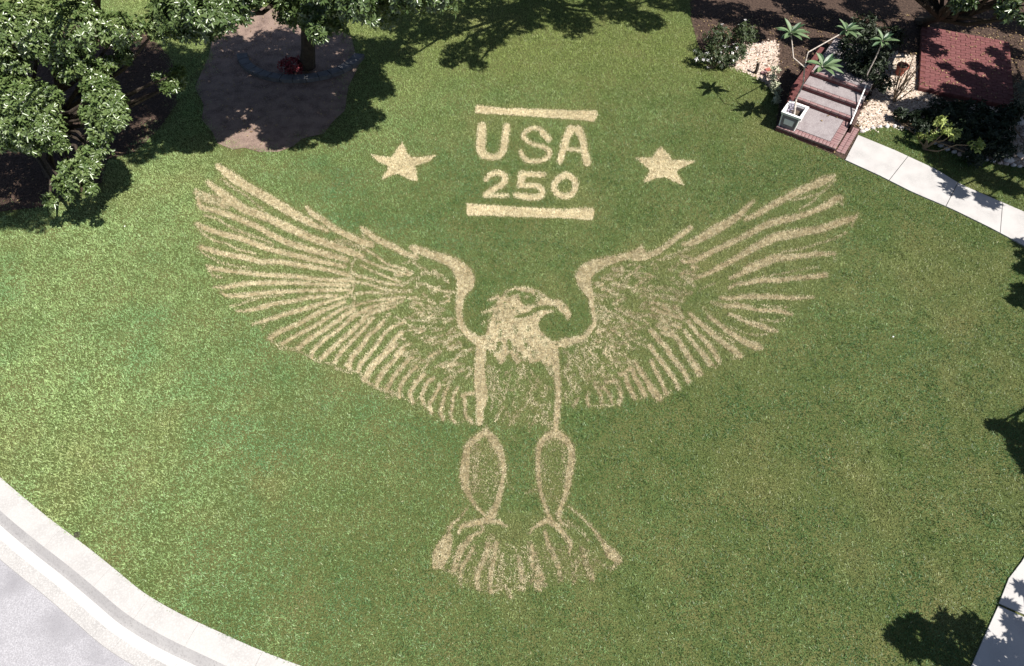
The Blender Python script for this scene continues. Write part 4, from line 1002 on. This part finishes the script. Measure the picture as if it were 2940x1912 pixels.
# corner posts and raised panel on the front and right faces
for a, b in ((-1,-1),(1,-1),(1,1),(-1,1)):
    p0 = st(PU + .255 + a * .222, PV + .30 + b * .252, .172); p1 = st(PU + .255 + a * .25, PV + .30 + b * .28, .594)
    vs, fs = tube_vf([p0, p1], .022, 4); mobj('corner_post', vs, fs, M['white_paint'], planter)
fa = [st(PU + .255 + a * .13, PV + .30 - .262 - s * .022, z) for a, z, s in ((-1,.29,0),(1,.29,0),(1.12,.47,.6),(-1.12,.47,.6))]
fb = [p - Vv * .014 for p in fa]
mobj('panel', fa + fb, [(0,1,2,3),(7,6,5,4),(0,4,5,1),(1,5,6,2),(2,6,7,3),(3,7,4,0)], M['white_paint'], planter)
mobj('soil', pot_ring(.50, .197, 0), [(0,1,2,3)], M['potting_soil'], planter)
small = clump(st(PU + .13, PV + .36, .60), (.10, .14, .10), 22, 6, .075, .035, (.22, .18, .26), (.62, .58, .66))
o = nobj('potted_plant', *small[:2], M['petal'], None, small[2]); props(o, 'small pale flowered plant in the left side of the white planter', 'plant')
fr_ = empty('frangipani', st(PU + .30, PV + .25, .5), 'young frangipani with bare pale trunk and leaf rosettes growing in the white planter', 'small tree')
foot = st(PU + .30, PV + .22, .49); fk = G(2310,192,1.92)
mid1 = G(2286,285,.85); mid2 = G(2306,240,1.35)
vs, fs = tube_vf([foot, mid1, mid2, fk], [.030,.026,.022,.020], 8); mobj('trunk', vs, fs, M['pale_bark'], fr_)
ros = [(SHD(2188,268,1.98), .40), (SHD(2045,255,2.45), .42), (SHD(2196,240,2.35), .36)]
ros[0] = (G(2362,192,2.02), .46)
mids = [G(2334,176,2.0), G(2278,166,2.1), G(2320,150,2.15)]
leaf_me = {}
def leaf_mesh(name, L, Wd, mat, fold=.18, droop=.2, seg=5):
    vs, fs = [], []
    for i in range(seg + 1):
        t = i / seg; wv = Wd * (math.sin(math.pi * (t * .86 + .10)) ** .8) * (1 if 0 < i < seg else .18)
        z = -droop * L * t * t
        vs += [(-wv / 2, t * L, z + fold * wv), (0, t * L, z), (wv / 2, t * L, z + fold * wv)]
    for i in range(seg):
        a = i * 3
        fs += [(a, a + 1, a + 4, a + 3), (a + 1, a + 2, a + 5, a + 4)]
    me = bpy.data.meshes.new(name); me.from_pydata(vs, [], fs); me.update(); me.materials.append(mat); return me
M['frangi'] = leafmat('frangi', .55, .03, .3, (.12, .18, .085))
M['frangi_dark'] = leafmat('frangi_dark', .4, .08, .3, (.06, .12, .05))
lm1 = leaf_mesh('leaf', .42, .125, M['frangi']); lm2 = leaf_mesh('leaf', .34, .11, M['frangi_dark'])
def rosette(center, root, n, scale, lean=Vector((0, 0, 1))):
    for k in range(n):
        ring_ = k / n
        az = k * 2.399 + random.uniform(-.2, .2); el = .12 + .95 * (1 - ring_) ** 1.5 * 1.0 - .1
        d = Vector((math.cos(az) * math.cos(el), math.sin(az) * math.cos(el), math.sin(el)))
        o = bpy.data.objects.new('leaf', lm1 if k % 3 else lm2); C.objects.link(o); o.parent = root
        o.location = center + d * .03 - wloc(root)
        q = d.to_track_quat('Y', 'Z'); o.rotation_mode = 'QUATERNION'; o.rotation_quaternion = q
        s = scale * random.uniform(.8, 1.15); o.scale = (s, s, s)
for (c, s), mdl in zip(ros, mids):
    vs, fs = tube_vf([fk - Vector((0,0,.01)), mdl, c], [.018, .016, .014], 7); mobj('branch', vs, fs, M['pale_bark'], fr_)
    rosette(c, fr_, 15, s / .40)
# second thin frangipani right of the steps
f2 = empty('frangipani', st(1.98,2.35,0), 'thin bare stemmed frangipani in the dark bed above the handrail', 'small tree')
b0, b1, b2, b3 = G(2500,262,.0), G(2491,228,.7), G(2490,212,.95), G(2514,165,1.45)
b4 = G(2535,118,1.95)
vs, fs = tube_vf([b0, b1, b2, b3, b4], [.026,.022,.02,.018,.014], 7); mobj('trunk', vs, fs, M['pale_bark'], f2)
rosette(b4, f2, 13, .9)

# ------------------------------------------------------------------ right-hand bed: stones, shrubs, terrace
def stone_vf(c, rx, ry, rz, rng):
    vs, fs = [], []
    rings, seg = 4, 7
    ph = rng.uniform(0, 6)
    vs.append(c + Vector((0, 0, rz)))
    for i in range(1, rings):
        t = math.pi * .5 * i / (rings - 1) 
        for k in range(seg):
            a = 2 * math.pi * k / seg + ph
            j = 1 + rng.uniform(-.16, .16)
            vs.append(c + Vector((math.cos(a) * math.sin(t) * rx * j, math.sin(a) * math.sin(t) * ry * j, math.cos(t) * rz * (1 + rng.uniform(-.1, .1)) - (.02 if i == rings - 1 else 0))))
    for k in range(seg): fs.append((0, 1 + k, 1 + (k + 1) % seg))
    for i in range(rings - 2):
        for k in range(seg):
            a = 1 + i * seg; fs.append((a + k, a + seg + k, a + seg + (k + 1) % seg, a + (k + 1) % seg))
    return vs, fs
edg = empty('stone_edging', G(2560,366), 'curved row of pale edging stones between the gravel and the small grass strip', 'edging')
el = [G(*p) for p in EDGE]
tot = 0
for a, b in zip(el[:-1], el[1:]):
    n = max(1, int((b - a).length / .17))
    for k in range(n):
        p = a.lerp(b, (k + .5) / n) + Vector((random.uniform(-.02,.02), random.uniform(-.02,.02), 0))
        vs, fs = stone_vf(p, random.uniform(.07,.095), random.uniform(.055,.08), random.uniform(.05,.085), random)
        mobj('stone', vs, fs, M['stone'] if random.random() < .8 else M['pink_stone'], edg)
for i, (x, y, r, lb, mt) in enumerate(((2925,352,.22,'pale boulder at the right edge above the dark shaded shrub','stone'), (2950,385,.26,'pinkish boulder at the right edge beside the pale one','pink_stone'),
                                       (2895,462,.17,'grey flat boulder at the end of the stone edging','stone'), (2930,448,.14,'small grey boulder resting behind the flat boulder','stone'))):
    vs, fs = stone_vf(G(x, y), r, r * .8, r * .7, random)
    o = mobj('boulder', vs, fs, M[mt]); props(o, lb, 'boulder', 'boulders in the bed')
# gravel sheets under many small pebbles
def scatter_poly(px_poly, n, rng):
    P = np.array([(G(*p).x, G(*p).y) for p in px_poly]); lo, hi = P.min(0), P.max(0)
    q = rng.uniform(lo, hi, (n, 2)); ins = np.zeros(n, bool)
    for i in range(len(P)):
        ax, ay = P[i]; bx, by = P[(i + 1) % len(P)]
        ins ^= ((ay > q[:, 1]) != (by > q[:, 1])) & (q[:, 0] < (bx - ax) * (q[:, 1] - ay) / (by - ay + 1e-12) + ax)
    return q[ins]
def pebbles(name, px_poly, n, size, c1, c2, mat):
    q = scatter_poly(px_poly, n, RNG); k = len(q); q = q + RNG.normal(0, .07, q.shape)
    oct_ = np.array([(1,0,0),(0,1,0),(-1,0,0),(0,-1,0),(0,0,.8)], np.float32)
    s = size * RNG.uniform(.5, 1.3, (k, 1, 1)); a = RNG.uniform(0, 6.28, k)
    R = np.stack([np.stack([np.cos(a), -np.sin(a)], 1), np.stack([np.sin(a), np.cos(a)], 1)], 1)
    o = np.repeat(oct_[None], k, 0) * s * RNG.uniform(.6, 1.2, (k, 1, 3))
    o[:, :, :2] = np.einsum('nij,nkj->nki', R, o[:, :, :2])
    V = o + np.concatenate([q, np.full((k, 1), .008)], 1)[:, None]
    T = (np.arange(k)[:, None, None] * 5 + np.array([[0,1,4],[1,2,4],[2,3,4],[3,0,4]])).reshape(-1, 3)
    t = RNG.random((k, 1)); col = np.repeat(np.array(c1) * (1 - t) + np.array(c2) * t, 5, 0)
    ob = nobj(name, V.reshape(-1, 3), T, mat, None, col); props(ob, kind='stuff'); return ob
M['pebble'] = leafmat('pebble', .6, .02, .0)
GRAV = [(2475,375),(2462,340),(2490,300),(2515,250),(2530,170),(2560,150),(2625,160),(2640,230),(2700,290),(2900,320),(3050,380),(3050,500),(2940,478),(2820,456),(2710,420),(2620,370),(2540,360)]
flat('gravel_bed', GRAV, 0.013, M['gravel_base'])
pebbles('gravel', GRAV, 30000, .028, (.30, .22, .17), (.60, .54, .47), M['pebble'])
GRAV2 = [(2062,176),(2120,198),(2165,217),(2200,240),(2226,262),(2232,160),(2228,120),(2120,130)]
flat('gravel_bed', GRAV2, 0.013, M['gravel_base'])
pebbles('gravel', GRAV2, 7000, .03, (.28, .19, .15), (.55, .48, .42), M['pebble'])
# bricks lying in the gravel left of the steps
for (x, y, a, mt, lb) in ((2204,203,.35,'terracotta','orange red loose brick lying in the gravel by the dark cheek wall'),(2192,212,.2,'old_brick','pale pink loose brick lying in the gravel beside the orange one')):
    p = G(x, y)
    vs, fs = box_vf(p.x, p.y, .04, .21, .10, .06, (math.cos(a), math.sin(a)), .96)
    o = mobj('loose_brick', vs, fs, M[mt]); props(o, lb, 'brick', 'bricks in the gravel')
# red brick terrace in herring rows
ter = empty('brick_terrace', G(2790,210), 'raised red brick terrace with tree shadows at the upper right corner', 'terrace')
tc = [G(2632,262), G(2905,318), G(3010,90), G(2725,70)]
ta = (tc[1] - tc[0]); ta.z = 0
tl = ta.length; tu = ta.normalized(); tv = Vector((-tu.y, tu.x, 0))
td = 3.6
prism('terrace_base', [tuple((tc[0] + tu * a + tv * b).xy) for a, b in ((.01,.01),(tl-.01,.01),(tl-.01,td-.01),(.01,td-.01))], 0, .138, M['dark_brick'], ter)
bm_me = bpy.data.meshes.new('brick')
vs, fs = box_vf(0, 0, 0, .288, .140, .05, (tu.x, tu.y), .97); bm_me.from_pydata([tuple(q) for q in vs], [], fs); bm_me.update(); bm_me.materials.append(M['brick'])
M['brick_b'] = pmat('brick_b', (0.125, 0.046, 0.046), 0.9, [(7, (0.095, 0.036, 0.037), 4, .4, .65), (28, (0.16, 0.07, 0.068), 3, .5, .7)], (40, .5, .01), 0.15)
bm2 = bm_me.copy(); bm2.materials.clear(); bm2.materials.append(M['brick_b'])
nr = int(td / .15); ncl = int(tl / .30)
for j in range(nr):
    off = .15 if j % 2 else 0
    for i in range(ncl):
        a = i * .30 + .15 + off; b = j * .15 + .075
        if a + .14 > tl: continue
        p = tc[0] + tu * a + tv * b
        o = bpy.data.objects.new('brick', bm_me if random.random() < .55 else bm2); C.objects.link(o); o.parent = ter
        o.location = Vector((p.x, p.y, .124 + random.uniform(-.003, .003))) - wloc(ter); o.rotation_euler = (random.uniform(-.012, .012), random.uniform(-.012, .012), random.uniform(-.02, .02))
# bare multi-stemmed shrub
bs = empty('bare_shrub', G(2566,290), 'bare shrub with many thin brown stems fanning out of the gravel', 'shrub')
fo = G(2566,290)
for k, (x, y, h) in enumerate(((2584,200,1.2),(2600,190,1.3),(2612,205,1.2),(2625,215,1.1),(2640,190,1.5),(2572,210,1.0),(2596,235,.8),(2620,170,1.6),(2655,235,.9),(2590,170,1.5),(2608,248,.6))):
    e = G(x, y, h); pts = wobble(fo + Vector((random.uniform(-.05,.05), random.uniform(-.05,.05), -.02)), e, 4, .035)
    vs, fs = tube_vf(pts, [.022,.018,.015,.012,.007], 6); mobj('stem', vs, fs, M['stem'], bs)
    for q in range(2):
        s0 = pts[2 + q]; e2 = s0 + (e - fo) * random.uniform(.2,.35) + Vector((random.uniform(-.2,.2), random.uniform(-.2,.2), .1))
        vs, fs = tube_vf([s0, e2], [.01, .004], 5); mobj('twig', vs, fs, M['stem'], bs)
# terracotta pot with dark plant
tp = empty('flower_pot', G(2582,205), 'red terracotta flower pot behind the bare shrub stems', 'pot')
pc = G(2580,214)
def lathe(c, prof, seg=14):
    vs = [c + Vector((math.cos(2*math.pi*k/seg)*r, math.sin(2*math.pi*k/seg)*r, z)) for r, z in prof for k in range(seg)]
    fs = [(i*seg+k, i*seg+(k+1)%seg, (i+1)*seg+(k+1)%seg, (i+1)*seg+k) for i in range(len(prof)-1) for k in range(seg)]
    fs.append(tuple(range(seg-1,-1,-1))); return vs, fs
vs, fs = lathe(pc, [(.11,0),(.16,.26),(.185,.265),(.19,.33),(.165,.335),(.155,.28)]); mobj('pot_body', vs, fs, M['terracotta'], tp)
mobj('soil', [pc + Vector((math.cos(k*.449)*.158, math.sin(k*.449)*.158, .285)) for k in range(14)], [tuple(range(14))], M['potting_soil'], tp)
# shrubs
def shrub(name, label, lobes, L, Wd, c1, c2, nleaf=6, dens=1.0, mat='broad_leaf', group=None, flowers=None):
    b = lobes[0][0]
    root = empty(name, Vector((b.x, b.y, 0)), label, 'shrub', group)
    for c, r in lobes:
        c = Vector(c)
        vs, fs = tube_vf(wobble(Vector((b.x, b.y, 0)), c, 3, .08), [.025,.02,.014,.008], 5); mobj('stem', vs, fs, M['stem'], root)
        nw = int(dens * 62 * (r / .35) ** 2 * (.11 / L) ** 1.2) + 8
        V, T, col = clump(c, (r, r, r * .8), nw, nleaf, L, Wd, c1, c2, .35); nobj('leaf_clump', V, T, M[mat], root, col)
        if flowers:
            V, T, col = clump(c, (r * 1.05, r * 1.05, r), flowers, 5, .05, .035, (.75,.72,.74), (.85,.83,.82), .9); nobj('flower', V, T, M['petal'], root, col)
    return root
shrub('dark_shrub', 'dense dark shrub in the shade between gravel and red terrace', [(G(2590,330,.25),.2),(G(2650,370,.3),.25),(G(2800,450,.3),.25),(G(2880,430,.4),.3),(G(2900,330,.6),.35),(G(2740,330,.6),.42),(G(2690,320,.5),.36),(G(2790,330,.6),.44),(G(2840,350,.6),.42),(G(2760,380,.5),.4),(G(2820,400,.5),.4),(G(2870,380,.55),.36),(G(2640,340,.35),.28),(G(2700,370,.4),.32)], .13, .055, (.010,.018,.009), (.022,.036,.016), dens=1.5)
shrub('lime_shrub', 'low yellow green leaved shrub at the edge of the small grass strip', [(G(2700,350,.95),.16),(G(2738,384,.75),.17),(G(2675,388,.5),.13),(G(2638,392,.3),.10),(G(2802,418,.7),.17),(G(2722,372,.85),.13)], .11, .05, (.17,.24,.05), (.36,.40,.13), dens=.55)
shrub('flowering_shrub', 'dark shrub with white flowers at the top edge of the lawn', [(G(2050,165,.4),.3),(G(2090,168,.35),.28),(G(2015,160,.35),.25),(G(2120,150,.45),.3),(G(2060,110,.5),.45),(G(2140,100,.5),.45)], .10, .045, (.020,.035,.012), (.05,.07,.025), flowers=7)
shrub('border_plant', 'pale leaved plants edging the lawn beside the dark cheek wall', [(G(2224,245,.22),.13),(G(2232,262,.2),.12),(G(2222,225,.25),.12),(G(2230,285,.18),.10),(G(2226,200,.3),.12)], .10, .04, (.28,.31,.19), (.52,.52,.38), dens=.6)
shrub('grey_shrub', 'grey leaved shrub beside the boulders at the right edge', [(G(2935,300,.5),.3),(G(2945,250,.5),.3),(G(2960,430,.4),.25)], .09, .035, (.10,.12,.09), (.22,.24,.19), dens=.9)
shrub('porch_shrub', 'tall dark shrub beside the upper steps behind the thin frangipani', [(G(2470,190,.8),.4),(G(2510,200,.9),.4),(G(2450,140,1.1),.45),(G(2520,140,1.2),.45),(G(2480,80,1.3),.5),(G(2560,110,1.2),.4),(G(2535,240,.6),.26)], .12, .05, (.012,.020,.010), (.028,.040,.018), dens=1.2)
post = G(2168,212)
pr = empty('stump', post, 'short dark wooden stump standing in the gravel by the lawn edge', 'stump')
vs, fs = tube_vf([post + Vector((0,0,-.03)), post + Vector((.01,0,.18)), post + Vector((.0,.02,.36))], [.055,.05,.045], 8); mobj('stump_wood', vs, fs, M['bark'], pr)

# fallen leaves and bark chips over beds, terrace, gravel and the soil below the trees
def litter(name, areas, c1, c2, L):
    Q, Z = [], []
    for poly, n, z in areas:
        q = scatter_poly(poly, n, RNG); q = q + RNG.normal(0, .05, q.shape); Q.append(q); Z.append(np.full(len(q), z))
    q = np.vstack(Q); z = np.concatenate(Z); k = len(q)
    a = RNG.uniform(0, 6.28, k); tl = RNG.uniform(-.35, .35, k)
    d = np.stack([np.cos(a) * np.cos(tl), np.sin(a) * np.cos(tl), np.sin(tl)], 1)
    V, T = leaf_geo(np.column_stack([q, z + .02]), d, np.tile((0., .1, 1.), (k, 1)), L * RNG.uniform(.5, 1.3, k), L * .5 * RNG.uniform(.6, 1.3, k), .2, .1)
    V[:, 2] = np.maximum(V[:, 2], np.repeat(z, 4) + .003)
    t = RNG.random((k, 1)); col = np.repeat(np.array(c1) * (1 - t) + np.array(c2) * t, 4, 0)
    o = nobj(name, V, T, M['straw'], None, col); props(o, kind='stuff')
litter('bark_chips', [(BEDP[:-2] + [(3050,40), (1985,40)], 16000, .008), (SHADE_FILL, 20000, .012)], (.05, .032, .024), (.14, .095, .07), .06)
litter('fallen_leaves', [(DIRT, 350, .012), (SHADE_FILL, 700, .014), (BEDP[:-2] + [(3050,40), (1985,40)], 2200, .012), ([(2632,255),(2900,310),(3005,95),(2730,75)], 420, .15), ([(2240,330),(2430,400),(2460,340),(2290,280)], 40, .175)], (.16, .10, .05), (.34, .26, .13), .085)
# ------------------------------------------------------------------ small things on the lawn
sp_ = G(222,1536)
sr = empty('sprinkler', sp_, 'small dark sprinkler head in the grass beside the kerb', 'sprinkler')
vs, fs = lathe(sp_ + Vector((0,0,0)), [(.035,0),(.035,.06),(.03,.07),(.022,.09),(.01,.095)], 10); mobj('body', vs, fs, M['plastic'], sr)
vs, fs = lathe(sp_ + Vector((0,0,0)), [(.06,.0),(.06,.02),(.036,.024)], 12); mobj('collar', vs, fs, M['plastic'], sr)
for (x, y), lb in (((2564,967), 'tiny white scrap on the grass right of the eagle'), ((358,650), 'tiny white scrap on the grass below the big tree')):
    p = G(x, y, .05)
    vs = [p + Vector(q) for q in ((-.016,-.011,0),(.016,-.013,.006),(.018,.011,.016),(-.011,.016,.01),(0,0,.018))]
    o = mobj('paper_scrap', vs, [(0,1,4),(1,2,4),(2,3,4),(3,0,4)], M['white_paint']); props(o, lb, 'litter', 'white scraps on the lawn')
